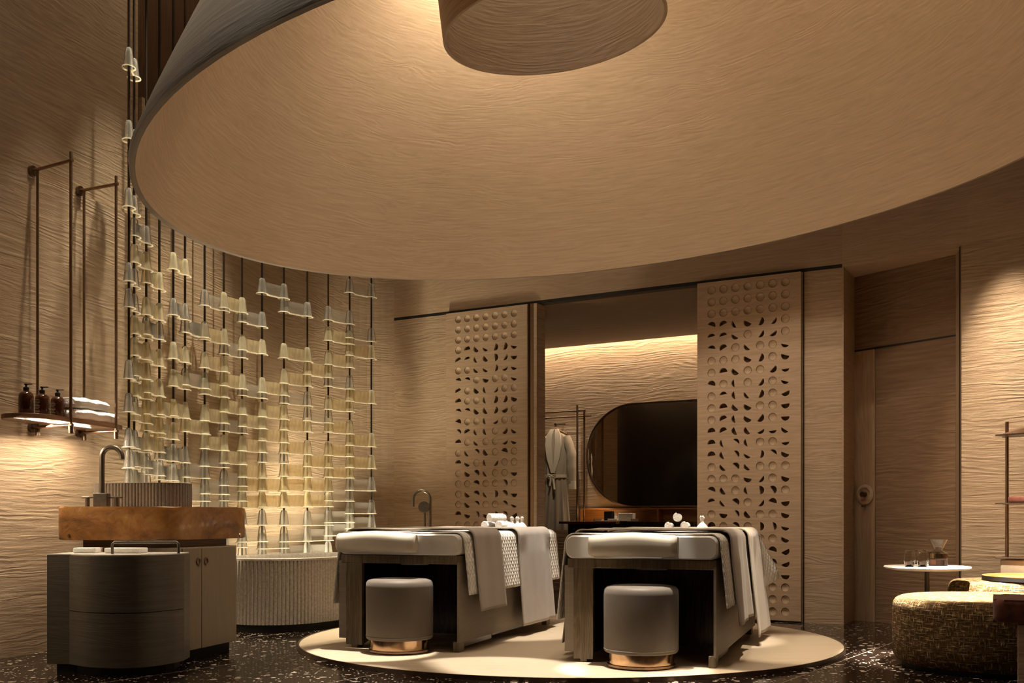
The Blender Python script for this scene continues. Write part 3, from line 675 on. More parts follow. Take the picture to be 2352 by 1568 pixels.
# ---------------------------------------------------------------- sink island
def plan(name, pts, z0, z1, mat, parent=None, bevel=0.0):
    bm = BM(); prism(bm, pts, z0, z1, bevel); return ob(name, bm, mat, parent)
def smoothpts(pts, it=2, closed=True):
    for _ in range(it):
        o = []
        for i in range(len(pts)):
            a, b = Vector(pts[i]), Vector(pts[(i + 1) % len(pts)]); o += [tuple(a * .75 + b * .25), tuple(a * .25 + b * .75)]
        pts = o
    return pts
sink = empty('sink_cabinet', (0, 0, 0), 0, 'sand lacquered sink base cabinet with two ring-pull doors under the amber counter', 'cabinet')
fr = Vector((0.2, 0.69)).normalized(); s_n = Vector((fr.y, -fr.x)); A0 = Vector((-2.00, 6.32))
def sc(s, o=0): return A0 + fr * s + s_n * o
plan('cabinet_body', [sc(0), sc(0.60), sc(0.66, -0.02), sc(0.69, -0.07), sc(0.69, -0.5), sc(0, -0.56)], 0.07, 0.70, 'lacquer', sink)
plan('plinth', [sc(0.03, -0.05), sc(0.62, -0.05), sc(0.62, -0.5), sc(0.03, -0.5)], 0.0, 0.07, 'black', sink)
sd = 0.19
for (s0, s1, rs) in ((0.006, sd, sd - 0.036), (sd + 0.006, 0.585, sd + 0.05)):
    dd = plan('door', [sc(s0, 0.0), sc(s1, 0.0), sc(s1, 0.016), sc(s0, 0.016)], 0.075, 0.695, 'lacquer', sink)
    bm = BM(); lathe(bm, [(0.016, 0), (0.023, 0), (0.023, 0.006), (0.016, 0.006), (0.016, 0)], 28)
    hnd = ob('ring_pull', bm, 'bronze2', dd, True); hnd.location = (*sc(rs, 0.0165), 0.615); hnd.rotation_euler = (R(90), 0, atan2(fr.y, fr.x))
plan('counter_support', [(-2.66, 6.48), (-2.06, 6.44), (-1.90, 6.95), (-2.0, 7.02), (-2.6, 6.9)], 0.701, 0.746, 'shelfwood', sink)
# counter slab
cp = [(-2.79, 6.62), (-2.80, 6.46), (-2.78, 6.40), (-2.71, 6.375), (-2.45, 6.34), (-2.15, 6.33), (-2.05, 6.38), (-2.0, 6.5), (-1.83, 7.0), (-1.80, 7.08), (-1.86, 7.16), (-2.1, 7.2), (-2.52, 7.05), (-2.76, 6.9)]
bm = BM(); prism(bm, smoothpts(cp, 2), 0.748, 0.952, 0.012)
o = ob('stone_counter', bm, 'amber', None, True, angle=50); tag(o, 'thick amber onyx counter slab carrying the ribbed basin and tap', 'counter')
for (px, y, xx) in ((158, 6.378, 0), (551, 6.955, 0)):
    bm = BM(); lathe(bm, [(0, 0), (0.012, 0), (0.010, 0.005), (0, 0.006)], 20); b_ = ob('bolt_cap', bm, 'copper', o, True); b_.rotation_euler = (R(90), 0, R(-8) if px < 300 else R(70)); b_.location = (at(px, y), y - 0.005, hz(1229, y))
bm = BM(); fluted(bm, (-0.16, 0.03), (0.15, -0.03), 0.165, 0.0, 0.155, pitch=0.022, depth=0.006, wall=0.018, rimh=0.0015)
o = ob('ribbed_basin', bm, 'basin', None, True, angle=50); place(o, (-2.395, 6.80, 0.952)); tag(o, 'ribbed taupe oval vessel basin standing on the amber counter', 'basin')
tap = empty('basin_tap', (at(237, 6.52), 6.50, 0.952), 0, 'gunmetal gooseneck tap with two levers, left front of the ribbed basin', 'tap')
zz = hz(1050, 6.5) - 0.952; wd = (283 - 237) / F * 6.5
bm = BM(); pts = [(0, 0, 0.0), (0, 0, zz)] + [(wd / 2 - wd / 2 * cos(R(a)), -0.0, zz + wd / 2 * sin(R(a))) for a in range(15, 181, 15)] + [(wd, 0, zz - 0.012)]
tube(bm, pts, 0.0165, 16); ob('spout', bm, 'gunmetal', tap, True)
bm = BM(); box(bm, -0.045, 0.045, -0.03, 0.03, 0, 0.085, bevel=0.006); ob('tap_body', bm, 'gunmetal', tap)
for s_ in (-1, 1):
    bm = BM(); box(bm, 0.0, 0.085, -0.008, 0.008, 0.052, 0.064, bevel=0.003); lathe(bm, [(0, 0), (0.014, 0), (0.014, 0.06), (0, 0.062)], 16, (0.05, 0, 0))
    if s_ < 0: bmesh.ops.scale(bm, vec=(-1, 1, 1), verts=bm.verts)
    o = ob('lever', bm, 'gunmetal', tap, True); o.location = (s_ * 0.04, 0, 0)

# curved trolley in front
tp = [(-2.654, 5.964), (-2.513, 5.946), (-2.386, 5.842), (-2.30, 5.80), (-2.219, 5.782), (-2.15, 5.782), (-2.085, 5.797), (-2.03, 5.84), (-1.980, 5.911), (-1.94, 5.99), (-1.917, 6.092), (-1.93, 6.26), (-2.62, 6.24)]
tr = empty('curved_drawer_cabinet', (0, 0, 0), 0, 'dark taupe bow-fronted drawer cabinet in front of the amber sink counter', 'cabinet')
plan('carcass', tp, 0.05, 0.672, 'taupewood', tr)
inn = [tuple(Vector(p) * 0.86 + Vector((-2.28, 6.03)) * 0.14) for p in tp]
plan('plinth', inn, 0.0, 0.05, 'black', tr)
def shell(pts, z0, z1, off, u0=0):
    bm = BM(); l = bm.loops.layers.uv.new('UVMap'); P = [Vector(p) for p in pts]; Q = []
    for i in range(len(P)):
        d = (P[min(i + 1, len(P) - 1)] - P[max(i - 1, 0)]).normalized(); Q.append(P[i] + Vector((d.y, -d.x)) * off)
    for i in range(len(P) - 1):
        for (a, b, c, d) in (((Q[i], z0), (Q[i + 1], z0), (Q[i + 1], z1), (Q[i], z1)), ((P[i], z1), (P[i + 1], z1), (Q[i + 1], z1), (Q[i], z1)), ((P[i], z0), (P[i + 1], z0), (Q[i + 1], z0), (Q[i], z0))):
            f = bm.faces.new([bm.verts.new((p.x, p.y, z)) for p, z in (a, b, c, d)])
            for lp in f.loops: lp[l].uv = (lp.vert.co.x + lp.vert.co.y * 0.3, lp.vert.co.z)
    for P_, Q_ in ((P[0], Q[0]), (P[-1], Q[-1])):
        f = bm.faces.new([bm.verts.new((p.x, p.y, z)) for p, z in ((P_, z0), (Q_, z0), (Q_, z1), (P_, z1))])
    bmesh.ops.remove_doubles(bm, verts=bm.verts, dist=1e-5); return bm
arc = tp[1:11]
def dense(pts):
    o = []
    for i in range(len(pts) - 1):
        p0, p1, p2, p3 = [Vector(pts[max(0, min(len(pts) - 1, i + k))]) for k in (-1, 0, 1, 2)]
        for t in (0, .25, .5, .75): o.append(tuple(0.5 * ((2 * p1) + (p2 - p0) * t + (2 * p0 - 5 * p1 + 4 * p2 - p3) * t * t + (3 * p1 - p0 - 3 * p2 + p3) * t ** 3)))
    return o + [pts[-1]]
arcd = dense(arc)
ob('drawer', shell(arcd, 0.358, 0.668, 0.006), 'taupewood', tr, True)
ob('drawer', shell(arcd, 0.052, 0.353, 0.006), 'taupewood', tr, True)
topc = [tuple(Vector(p) * 0.985 + Vector((-2.28, 6.03)) * 0.015) for p in tp]
plan('top_tray', topc, 0.672, 0.678, 'marbletop', tr)
bm = BM(); xa, xb, ya = at(258, 5.93), at(410, 6.02), 5.93
tube(bm, [(xa, ya, 0.678), (xa, ya, 0.734), (xa + 0.012, ya, 0.744), (xb - 0.012, 6.02, 0.744), (xb, 6.02, 0.734), (xb, 6.02, 0.678)], 0.008, 12); ob('push_rail', bm, 'gunmetal', tr, True)
bm = BM(); box(bm, -0.105, 0.105, -0.06, 0.06, 0, 0.030, bevel=0.006); o = ob('folded_cloth', bm, 'terry', None, True); place(o, (at(290, 6.1), 6.1, 0.6785), R(-6)); tag(o, 'folded white cloth on the bow-fronted cabinet behind the push rail', 'cloth', 'white cloths on the bow-fronted cabinet')
bm = BM(); box(bm, -0.065, 0.065, -0.05, 0.05, 0, 0.030, bevel=0.006); o = ob('folded_cloth', bm, 'terry', None, True); place(o, (at(200, 6.12), 6.12, 0.6785), R(4)); tag(o, 'small folded white cloth on the bow-fronted cabinet, left of the push rail', 'cloth', 'white cloths on the bow-fronted cabinet')

# ---------------------------------------------------------------- wall shelf on hanging rods, bottles, towels
sh = empty('wall_shelf', (0, 0, 0), 0, 'walnut round-ended shelf hung on brown metal rods from the left wall', 'shelf')
SO, Sd, Sn = Vector((-2.784, 6.595)), Vector((0.228, 0.974)), Vector((-0.974, 0.228))
def sp(s, w_): return SO + Sd * s + Sn * w_
pts = []
r_ = 0.165; wc = 0.165
for i in range(17): a = R(-90 + 180 * i / 16); pts.append(sp(0.50 + r_ * cos(a), wc + r_ * sin(a)))
for i in range(17): a = R(90 + 180 * i / 16); pts.append(sp(-0.165 + r_ * cos(a), wc + r_ * sin(a)))
plan('shelf_board', [tuple(p) for p in pts], 1.487, 1.517, 'shelfwood', sh, 0.003)
for (wall, end, k1) in (((-3.126, 6.795), (-2.784, 6.595), 0.163), ((-2.99, 7.21), (-2.675, 7.06), 0.146)):
    wv, ev = Vector(wall), Vector(end); rb = wv.lerp(ev, k1); ov = (ev - wv).normalized()
    for hgt in (3.137, 1.469):
        bm = BM(); tube(bm, [(*wv, hgt), (*(ev + ov * 0.015), hgt)], 0.011, 10); ob('bracket_arm', bm, 'bronze2', sh, True)
        bm = BM(); lathe(bm, [(0, 0), (0.034, 0), (0.034, 0.022), (0, 0.024)], 28); f_ = ob('wall_flange', bm, 'bronze', sh, True)
        f_.rotation_euler = Vector((0.952, -0.306, 0)).to_track_quat('Z', 'Y').to_euler(); f_.location = (*(wv + Vector((-0.0, 0.0))), hgt)
    for p, up_ in ((rb, 0.0), (ev, 0.055)):
        bm = BM(); tube(bm, [(*p, 1.42), (*p, 3.137 + up_)], 0.0095, 10); ob('hanging_tube', bm, 'bronze2', sh, True)
        bm = BM(); tube(bm, [(*p, 1.415), (*p, 1.462)], 0.015, 12); ob('end_collar', bm, 'bronze', sh, True)
def bottle(s, lab, label, sc_=1.0):
    p = sp(s, 0.165); root = empty('pump_bottle', (*p, 1.517), R(-20), label, 'bottle', 'brown pump bottles on the wall shelf')
    bm = BM(); lathe(bm, [(0, 0), (0.041, 0), (0.044, 0.004), (0.044, 0.112), (0.041, 0.128), (0.030, 0.14), (0.017, 0.146), (0.016, 0.152), (0, 0.152)], 40); ob('bottle_body', bm, 'amberbottle', root, True)
    bm = BM(); lathe(bm, [(0, 0.152), (0.017, 0.152), (0.017, 0.168), (0.012, 0.171), (0.006, 0.173), (0.006, 0.182), (0.011, 0.184), (0.011, 0.191), (0, 0.192)], 24)
    box(bm, 0.0, 0.048, -0.005, 0.005, 0.184, 0.190, bevel=0.002); ob('pump_head', bm, 'pump', root, True)
    if lab:
        for q_ in range(10):
            bm = BM(); w_ = 0.55 if q_ % 3 else 0.42; z_ = 0.104 - q_ * 0.0095; vs0 = []; vs1 = []
            for i in range(9):
                a = R(-125) + (i / 8 - .5) * 2 * w_ + R(30); vs0.append(bm.verts.new((0.0445 * cos(a), 0.0445 * sin(a), z_))); vs1.append(bm.verts.new((0.0445 * cos(a), 0.0445 * sin(a), z_ + 0.003)))
            for i in range(8): bm.faces.new((vs0[i], vs0[i + 1], vs1[i + 1], vs1[i]))
            ob('label_print', bm, 'collar', root)
    return root
bottle(-0.205, False, 'brown pump bottle without print, left end of the wall shelf')
bottle(-0.057, True, 'brown pump bottle with printed lines, middle of three on wall shelf')
bottle(0.093, True, 'brown pump bottle with printed lines, right of three, nearest the towels')
def folded(s, w_, z, ln, dp, ht, label):
    p = sp(s, w_); bm = BM(); pr = rsq(dp / 2, ht / 2, ht * 0.45, 8); rws = []
    for k in range(25):
        t = k / 24; y = -ln / 2 + ln * t; e = 1 - 0.25 * (abs(t - .5) * 2) ** 10; wv_ = 0.003 * sin(t * 17 + s * 9)
        rws.append([bm.verts.new((x_ * e + 0.004 * sin(z_ * 160), y, z_ * e + wv_ + ht / 2)) for x_, z_ in pr])
    m_ = len(pr)
    for ra, rb_ in zip(rws, rws[1:]):
        for i in range(m_): bm.faces.new((ra[i], ra[(i + 1) % m_], rb_[(i + 1) % m_], rb_[i]))
    bm.faces.new(rws[0]); bm.faces.new(rws[-1][::-1]); o = ob('folded_towel', bm, 'terry', None, True, angle=60)
    place(o, (*p, z), atan2(Sd.y, Sd.x) - pi / 2); tag(o, label, 'towel', 'folded towels on the wall shelf')
folded(0.36, 0.14, 1.521, 0.44, 0.22, 0.075, 'folded white towel on the wall shelf, bottom of the pile')
folded(0.31, 0.14, 1.596, 0.36, 0.20, 0.07, 'folded white towel on the wall shelf, top of the pile')

# ---------------------------------------------------------------- alcove furnishings
azr = atan2(BD.y, BD.x)
def alc(px, back):                                           # alcove point seen at px, at distance back in front of its rear wall
    t = (px - CX) / F; P0 = al(0, AW - back); k = (P0.x - t * P0.y) / (t * BD.y - BD.x); return P0 + BD * k
mir = empty('wall_mirror', (0, 0, 0), azr, 'large round-ended bronze-framed mirror on the alcove wall', 'mirror')
mp = alc(1347, 0.04); mir.location = (*mp, 0); mz = 1.632; mr = 0.62
def stad(r, x0, x1, n_=24): return [(x1 + r * cos(R(-90 + 180 * i / n_)), r * sin(R(-90 + 180 * i / n_))) for i in range(n_ + 1)] + [(x0 + r * cos(R(90 + 180 * i / n_)), r * sin(R(90 + 180 * i / n_))) for i in range(n_ + 1)]
def vprism(pts, y0, y1):
    bm = BM(); a = [bm.verts.new((x, y0, z + mz)) for x, z in pts]; b = [bm.verts.new((x, y1, z + mz)) for x, z in pts]; m_ = len(pts)
    bm.faces.new(a); bm.faces.new(b[::-1])
    for i in range(m_): bm.faces.new((a[i], b[i], b[(i + 1) % m_], a[(i + 1) % m_]))
    return bm
ob('mirror_pane', vprism(stad(mr - 0.015, mr, 1.5), 0.0, 0.01), 'mirror', mir)
bm = BM(); so, si = stad(mr, mr, 1.5), stad(mr - 0.018, mr, 1.5); m_ = len(so)
for (y_) in (-0.015, 0.03):
    pass
v4 = [[bm.verts.new((x, y_, z + mz)) for x, z in ps] for ps, y_ in ((so, -0.015), (si, -0.015), (si, 0.03), (so, 0.03))]
for k in range(4):
    a, b = v4[k], v4[(k + 1) % 4]
    for i in range(m_): bm.faces.new((a[i], a[(i + 1) % m_], b[(i + 1) % m_], b[i]))
ob('mirror_frame', bm, 'bronze', mir)
# dark panel added inside the front wall to blacken the mirror's reflection
slab('mirror_dark_panel', [al(-0.12, 0.16), al(-1.50, 0.16)], 0.0, 2.6, 'darkglass', 0.02)
# vanity
vc = alc(1345, 0.02); vr = atan2(BD.y, BD.x)
van = empty('vanity', (*vc, 0), vr, 'honey and dark wood vanity below the alcove mirror', 'vanity')
bm = BM(); box(bm, -0.08, 0.66, -0.55, -0.16, 0.815, 0.845, bevel=0.003); ob('vanity_top', bm, 'shelfwood', van)
bm = BM(); box(bm, 0.02, 0.62, -0.50, -0.18, 0.55, 0.814); ob('vanity_drawer', bm, 'espresso', van)
bm = BM(); box(bm, 0.0, 0.022, -0.15, 0, 0.5, 1.0); box(bm, 0.022, 1.9, -0.012, 0, 0.5, 1.0); box(bm, 0.0, 1.9, -0.15, -0.0, 0.985, 1.0); box(bm, 1.0, 1.02, -0.15, -0.012, 0.5, 0.985); ob('niche', bm, 'honey', van)
bm = BM(); box(bm, 0.68, 1.9, -0.45, -0.16, 0.45, 0.84); ob('vanity_side_unit', bm, 'espresso', van)
def on_van(px, back, z, bm, mat, label, cat, name, sm=False, grp=None):
    p = alc(px, back); o = ob(name, bm, mat, None, sm); place(o, (*p, z), vr); tag(o, label, cat, grp); return o
bm = BM(); box(bm, -0.24, 0.24, -0.10, 0.10, 0, 0.008, bevel=0.002); box(bm, -0.24, -0.232, -0.1, 0.1, 0.008, 0.03); box(bm, 0.232, 0.24, -0.1, 0.1, 0.008, 0.03); box(bm, -0.24, 0.24, 0.092, 0.1, 0.008, 0.025); on_van(1415, 0.36, 0.845, bm, 'lacquer', 'shallow amenities tray on the alcove vanity', 'tray', 'amenities_tray')
bm = BM(); box(bm, -0.09, 0.09, -0.04, 0.04, 0, 0.085, bevel=0.003); on_van(1440, 0.36, 0.8535, bm, 'white', 'white tissue box on the vanity tray', 'box', 'tissue_box')
bm = BM(); box(bm, -0.05, 0.05, -0.035, 0.035, 0, 0.11, bevel=0.002); on_van(1399, 0.315, 0.8535, bm, 'black', 'small black box at the left of the vanity tray', 'box', 'amenity_box')
bm = BM(); box(bm, -0.06, 0.06, -0.02, 0.02, 0, 0.02, bevel=0.003); on_van(1408, 0.43, 0.8535, bm, 'white', 'low white dish on the vanity tray before the black box', 'dish', 'soap_dish')
for k, px in enumerate((1414, 1421)):
    bm = BM(); lathe(bm, [(0, 0), (0.014, 0), (0.015, 0.05), (0.007, 0.06), (0.007, 0.09), (0, 0.092)], 18); on_van(px, 0.385, 0.8735 if False else 0.8535, bm, 'white', 'slim white bottle on the vanity tray, %s of two' % ('left' if k == 0 else 'right'), 'bottle', 'amenity_bottle', True, 'slim white bottles on the vanity tray')
# clothes rail frame
rk = empty('clothes_rack', (0, 0, 0), 0, 'dark bronze tubular clothes rack beside the mirror in the alcove', 'clothes rack')
def P3(px, back, row): p = alc(px, back); return (*p, hz(row, p.y))
for (px, b_, r0_) in ((1326, 0.30, 930), (1342, 0.12, 940)):
    p = alc(px, b_); bm = BM(); tube(bm, [(*p, 0.0), (*p, hz(r0_, p.y))], 0.013, 10); ob('upright', bm, 'bronze', rk, True)
for (pa, pb, b_, row) in ((1215, 1345, 0.30, 943), (1215, 1357, 0.12, 956)):
    p, q_ = alc(pa, b_), alc(pb, b_); z_ = hz(row, alc(1330, b_).y); bm = BM(); tube(bm, [(*p, z_), (*q_, z_)], 0.010, 10); ob('rail', bm, 'bronze', rk, True)
# robe and hanger
rp = alc(1277, 0.24); rr_ = empty('bathrobe', (*rp, 0), vr, 'oatmeal bathrobe with ivory shawl collar hanging in the alcove', 'bathrobe')
zc_ = hz(992, rp.y); H0 = 0.74
bm = BM(); rws = []; NS = 72
for k in range(40):
    t = k / 39; z_ = zc_ - (zc_ - H0) * t
    hwid = 0.045 + 0.135 * min(1, (t / 0.07)) ** 0.6 if t < 0.07 else (0.18 - 0.045 * min(1, (t - 0.07) / 0.38) if t < 0.45 else 0.135 + 0.06 * (t - 0.45) / 0.55)
    dep = 0.05 + 0.03 * t; fold = (0.004 + 0.02 * max(0, t - 0.2))
    rws.append([bm.verts.new(((hwid + fold * 0.4 * cos(9 * a + 1)) * cos(a), (dep + fold * cos(11 * a + 2 * t) + fold * .5 * sin(5 * a)) * sin(a), z_)) for a in [2 * pi * i / NS for i in range(NS)]])
for ra, rb_ in zip(rws, rws[1:]):
    for i in range(NS): bm.faces.new((ra[i], ra[(i + 1) % NS], rb_[(i + 1) % NS], rb_[i]))
bm.faces.new(rws[0]); bm.faces.new(rws[-1][::-1]); ob('robe_body', bm, 'robe', rr_, True, angle=80)
for s_ in (-1, 1):
    zA = zc_ - 0.06; bm = BM(); pts = [(s_ * (0.15 + 0.055 * min(1, t * 3) + 0.035 * t), -0.01, zA - 0.62 * t) for t in [i / 12 for i in range(13)]]
    tube(bm, pts, [0.045 + 0.012 * sin(i / 12 * pi) + 0.004 * (i % 3) for i in range(13)], 16)
    ob('sleeve', bm, 'robe', rr_, True); bm = BM(); e = pts[-1]; tube(bm, [(e[0], e[1], e[2] - 0.02), (e[0], e[1], e[2] + 0.08)], 0.056, 18); ob('cuff', bm, 'collar', rr_, True)
    bm = BM(); cp_ = [(s_ * 0.028, -0.045, zc_ + 0.035), (s_ * 0.055, -0.068, zc_ - 0.03), (s_ * 0.068, -0.078, zc_ - 0.16), (s_ * 0.05, -0.080, zc_ - 0.32), (s_ * 0.012, -0.080, zc_ - 0.50)]
    wdt = [0.022, 0.034, 0.042, 0.036, 0.014]; va = []; vb = []
    for p_, w_ in zip(cp_, wdt): va.append([bm.verts.new((p_[0] - w_, p_[1], p_[2])), bm.verts.new((p_[0] + w_, p_[1] + 0.004, p_[2])), bm.verts.new((p_[0] + w_, p_[1] + 0.02, p_[2])), bm.verts.new((p_[0] - w_, p_[1] + 0.02, p_[2]))])
    for a, b in zip(va, va[1:]):
        for i in range(4): bm.faces.new((a[i], a[(i + 1) % 4], b[(i + 1) % 4], b[i]))
    bm.faces.new(va[0]); bm.faces.new(va[-1][::-1]); ob('collar', bm, 'collar', rr_, True)
bm = BM(); lathe(bm, [(0.142, -0.02), (0.147, -0.018), (0.147, 0.018), (0.142, 0.02)], 48, (0, 0, zc_ - 0.54), 1, 0.62); tube(bm, [(-0.01, -0.10, zc_ - 0.54), (-0.03, -0.105, zc_ - 0.66)], 0.014, 8); tube(bm, [(0.01, -0.10, zc_ - 0.54), (0.035, -0.105, zc_ - 0.7)], 0.014, 8)
for s_ in (-1, 1): tube(bm, [(0, -0.10, zc_ - 0.54), (s_ * 0.05, -0.108, zc_ - 0.52), (s_ * 0.03, -0.108, zc_ - 0.555), (0, -0.10, zc_ - 0.54)], 0.012, 8)
ob('belt', bm, 'collar', rr_, True)
hg = empty('coat_hanger', (*rp, 0), vr, 'dark wooden hanger on a wall peg carrying the bathrobe', 'hanger')
bm = BM(); pts = [(-0.15, 0, zc_ - 0.03), (-0.08, 0, zc_ + 0.0), (0, 0, zc_ + 0.04), (0.08, 0, zc_ + 0.0), (0.15, 0, zc_ - 0.03)]; tube(bm, pts, [0.01, 0.014, 0.02, 0.014, 0.01], 10); ob('hanger_arms', bm, 'shelfwood', hg, True)
bm = BM(); tube(bm, [(0, 0, zc_ + 0.05), (0, 0, zc_ + 0.075)] + [(0.014 * sin(R(a)), 0, zc_ + 0.089 - 0.014 * cos(R(a))) for a in range(30, 271, 30)], 0.003, 8); ob('hook', bm, 'bronze', hg, True)
bm = BM(); tube(bm, [(0, 0.0, zc_ + 0.092), (0.0, 0.235, zc_ + 0.115)], 0.010, 10); tube(bm, [(0, -0.02, zc_ + 0.092), (0, 0.02, zc_ + 0.094)], 0.016, 10); o = ob('wall_peg', bm, 'bronze', None, True); place(o, (*rp, 0), vr); tag(o, 'bronze wall peg above the bathrobe in the alcove', 'wall hook')

# ---------------------------------------------------------------- right hand group
tx, ty = 2.78, 7.0; TH = 0.56
st = empty('side_table', (tx, ty, 0), 0, 'round cream marble side table on a dark stem before the door', 'side table')
bm = BM(); lathe(bm, [(0, TH - 0.028), (0.20, TH - 0.028), (0.262, TH - 0.018), (0.275, TH - 0.007), (0.272, TH), (0, TH)], 72); ob('table_top', bm, 'marbletop', st, True)
bm = BM(); lathe(bm, [(0, 0.02), (0.016, 0.02), (0.016, TH - 0.028), (0, TH - 0.028)], 20); ob('stem', bm, 'rod', st, True)
bm = BM(); lathe(bm, [(0, 0), (0.16, 0), (0.16, 0.015), (0.03, 0.022), (0, 0.022)], 48); ob('foot_plate', bm, 'rod', st, True)
def tumbler(px, y, label):
    root = empty('drinking_glass', (at(px, y), y, TH), 0, label, 'glass', 'glasses on the side table')
    bm = BM(); lathe(bm, [(0, 0.012), (0.03, 0.012), (0.036, 0.03), (0.038, 0.05), (0.030, 0.112), (0.0288, 0.112), (0.0362, 0.05), (0.034, 0.032), (0.028, 0.016), (0, 0.016)], 36)
    lathe(bm, [(0, 0), (0.026, 0), (0.028, 0.004), (0.012, 0.012)], 36); ob('glass_bowl', bm, 'glass', root, True)
    bm = BM(); lathe(bm, [(0, 0.017), (0.0275, 0.017), (0.0335, 0.033), (0, 0.034)], 36); ob('drink', bm, 'rose', root, True)
tumbler(2089, 6.92, 'stemless glass with pink drink, left one on the marble side table'); tumbler(2119, 6.90, 'stemless glass with pink drink, next to the carafe on the side table')
cf = empty('carafe', (at(2155, 7.06), 7.06, TH), 0, 'clear glass carafe with funnel top and copper collar on side table', 'carafe')
bm = BM(); lathe(bm, [(0, 0.0), (0.058, 0.0), (0.062, 0.006), (0.062, 0.085), (0.034, 0.1), (0.026, 0.108), (0.036, 0.125), (0.064, 0.178), (0.061, 0.178), (0.034, 0.126), (0.0235, 0.108), (0.031, 0.097), (0.059, 0.083), (0.059, 0.008), (0, 0.005)], 44); ob('carafe_glass', bm, 'glass', cf, True)
bm = BM(); lathe(bm, [(0.0622, 0.052), (0.064, 0.053), (0.064, 0.084), (0.0622, 0.085), (0.0622, 0.052)], 44); ob('copper_collar', bm, 'copper', cf, True)
bm = BM(); lathe(bm, [(0, 0.009), (0.0575, 0.009), (0.0575, 0.04), (0, 0.04)], 36); ob('infusion', bm, 'rose', cf, True)
def pouf(name, x, y, r, h_, label):
    bm = BM(); prof = [(0, 0.03), (r * 0.95, 0.03), (r * 0.985, 0.06), (r, 0.15), (r, h_ - 0.075), (r * 0.992, h_ - 0.045), (r * 0.965, h_ - 0.018), (r * 0.91, h_ - 0.004), (r * 0.6, h_ + 0.004), (0.001, h_ + 0.006)]
    N = 96; l = bm.loops.layers.uv.new('UVMap'); rg = []; vv = [0]
    for i in range(1, len(prof)): vv.append(vv[-1] + sqrt((prof[i][0] - prof[i - 1][0]) ** 2 + (prof[i][1] - prof[i - 1][1]) ** 2))
    for rr, z_ in prof: rg.append([bm.verts.new((rr * cos(2 * pi * i / N), rr * sin(2 * pi * i / N), z_)) for i in range(N)] if rr > 0.01 else [bm.verts.new((rr * cos(2 * pi * i / N), rr * sin(2 * pi * i / N), z_)) for i in range(N)])
    for k in range(len(prof) - 1):
        for i in range(N):
            j = (i + 1) % N
            if prof[k][0] == 0: continue
            f = bm.faces.new((rg[k][i], rg[k][j], rg[k + 1][j], rg[k + 1][i]))
            for lp in f.loops:
                c = lp.vert.co
                flat = k >= 7
                ii = i if lp.vert in (rg[k][i], rg[k + 1][i]) else i + 1
                lp[l].uv = (c.x, c.y) if flat else (2 * pi * ii / N * r, c.z)
    root = empty(name, (x, y, 0), 0.4, label, 'ottoman', 'tweed ottomans'); ob('cushion', bm, 'tweed', root, True, angle=70)
    bm = BM(); lathe(bm, [(0, 0), (r * 0.9, 0), (r * 0.9, 0.032), (0, 0.032)], 64); ob('base_ring', bm, 'black', root, True); return root
pouf('ottoman', 2.85, 6.2, 0.56, 0.415, 'large round gold tweed ottoman standing in front of the side table')
pouf('ottoman', 3.42, 7.06, 0.44, 0.463, 'round gold tweed ottoman by the wall with a wooden tray on top')
bm = BM(); lathe(bm, [(0, 0), (0.33, 0), (0.345, 0.008), (0.35, 0.030), (0.335, 0.030), (0.33, 0.014), (0, 0.014)], 72); lathe(bm, [(0.3505, 0.0), (0.352, 0.0), (0.352, 0.026), (0.3505, 0.026)], 72, mi=1)
o = ob('round_tray', bm, ['honey', 'black'], None, True); place(o, (3.50, 6.93, 0.4695)); tag(o, 'round honey wood tray with black edge on the far ottoman', 'tray')
# corner of an armchair entering the picture
ac = empty('upholstered_bench', (2.37, 5.15, 0), R(-25), 'rust velvet bench with pale wooden leg at the lower right edge', 'bench')
bm = BM(); prism(bm, rsq(0.45, 0.225, 0.05, 8, 0.45, 0.225), 0.365, 0.48, 0.03, 4); ob('seat', bm, 'rust', ac, True)
for (x, y) in ((0.135, 0.03), (0.825, 0.03), (0.37, 0.40), (0.85, 0.40)):
    bm = BM(); box(bm, x - 0.025, x + 0.025, y - 0.02, y + 0.02, 0, 0.365, bevel=0.004); ob('leg', bm, 'smooth', ac)
# metal shelf stand by the right wall
rx, ryy = at(2313, 7.55), 7.55
ms = empty('shelf_stand', (rx, ryy, 0), R(-48), 'brown metal stand with slim shelves against the right relief wall', 'shelf stand')
for (x, y) in ((0, 0), (0.6, 0), (0.0, 0.2), (0.6, 0.2)):
    if y > 0: continue
    bm = BM(); tube(bm, [(x, y, 0), (x, y, 1.577)], 0.0125, 12); ob('post', bm, 'bronze2', ms, True)
for z_ in (1.47, 0.985, 0.60):
    bm = BM(); box(bm, -0.03, 0.63, -0.012, 0.012, z_ - 0.006, z_ + 0.006, bevel=0.002); box(bm, 0.0, 0.6, 0.0, 0.022, z_ - 0.004, z_ + 0.004); box(bm, 0.0, 0.6, -0.2, -0.012, z_ - 0.004, z_ + 0.004); ob('shelf_plate', bm, 'bronze', ms)
def on_stand(x, y, z): v = Matrix.Rotation(R(-48), 3, 'Z') @ Vector((x, y, 0)); return (rx + v.x, ryy + v.y, z)
bm = BM(); rws = []
for k in range(9):
    t = k / 8; hh = 0.012 + 0.085 * t ** 0.8; rws.append([bm.verts.new((0.30 * t, y_, z_ * hh)) for y_, z_ in ((-0.07, 0), (0.07, 0), (0.06, 0.6), (0.0, 1), (-0.06, 0.6))])
for a, b in zip(rws, rws[1:]):
    for i in range(5): bm.faces.new((a[i], a[(i + 1) % 5], b[(i + 1) % 5], b[i]))
bm.faces.new(rws[0]); bm.faces.new(rws[-1][::-1]); o = ob('draped_scarf', bm, 'shelfwood', None, True); place(o, on_stand(0.04, -0.10, 1.4745), R(-48)); tag(o, 'brown wedge-shaped folded throw on the top shelf of the stand', 'throw')
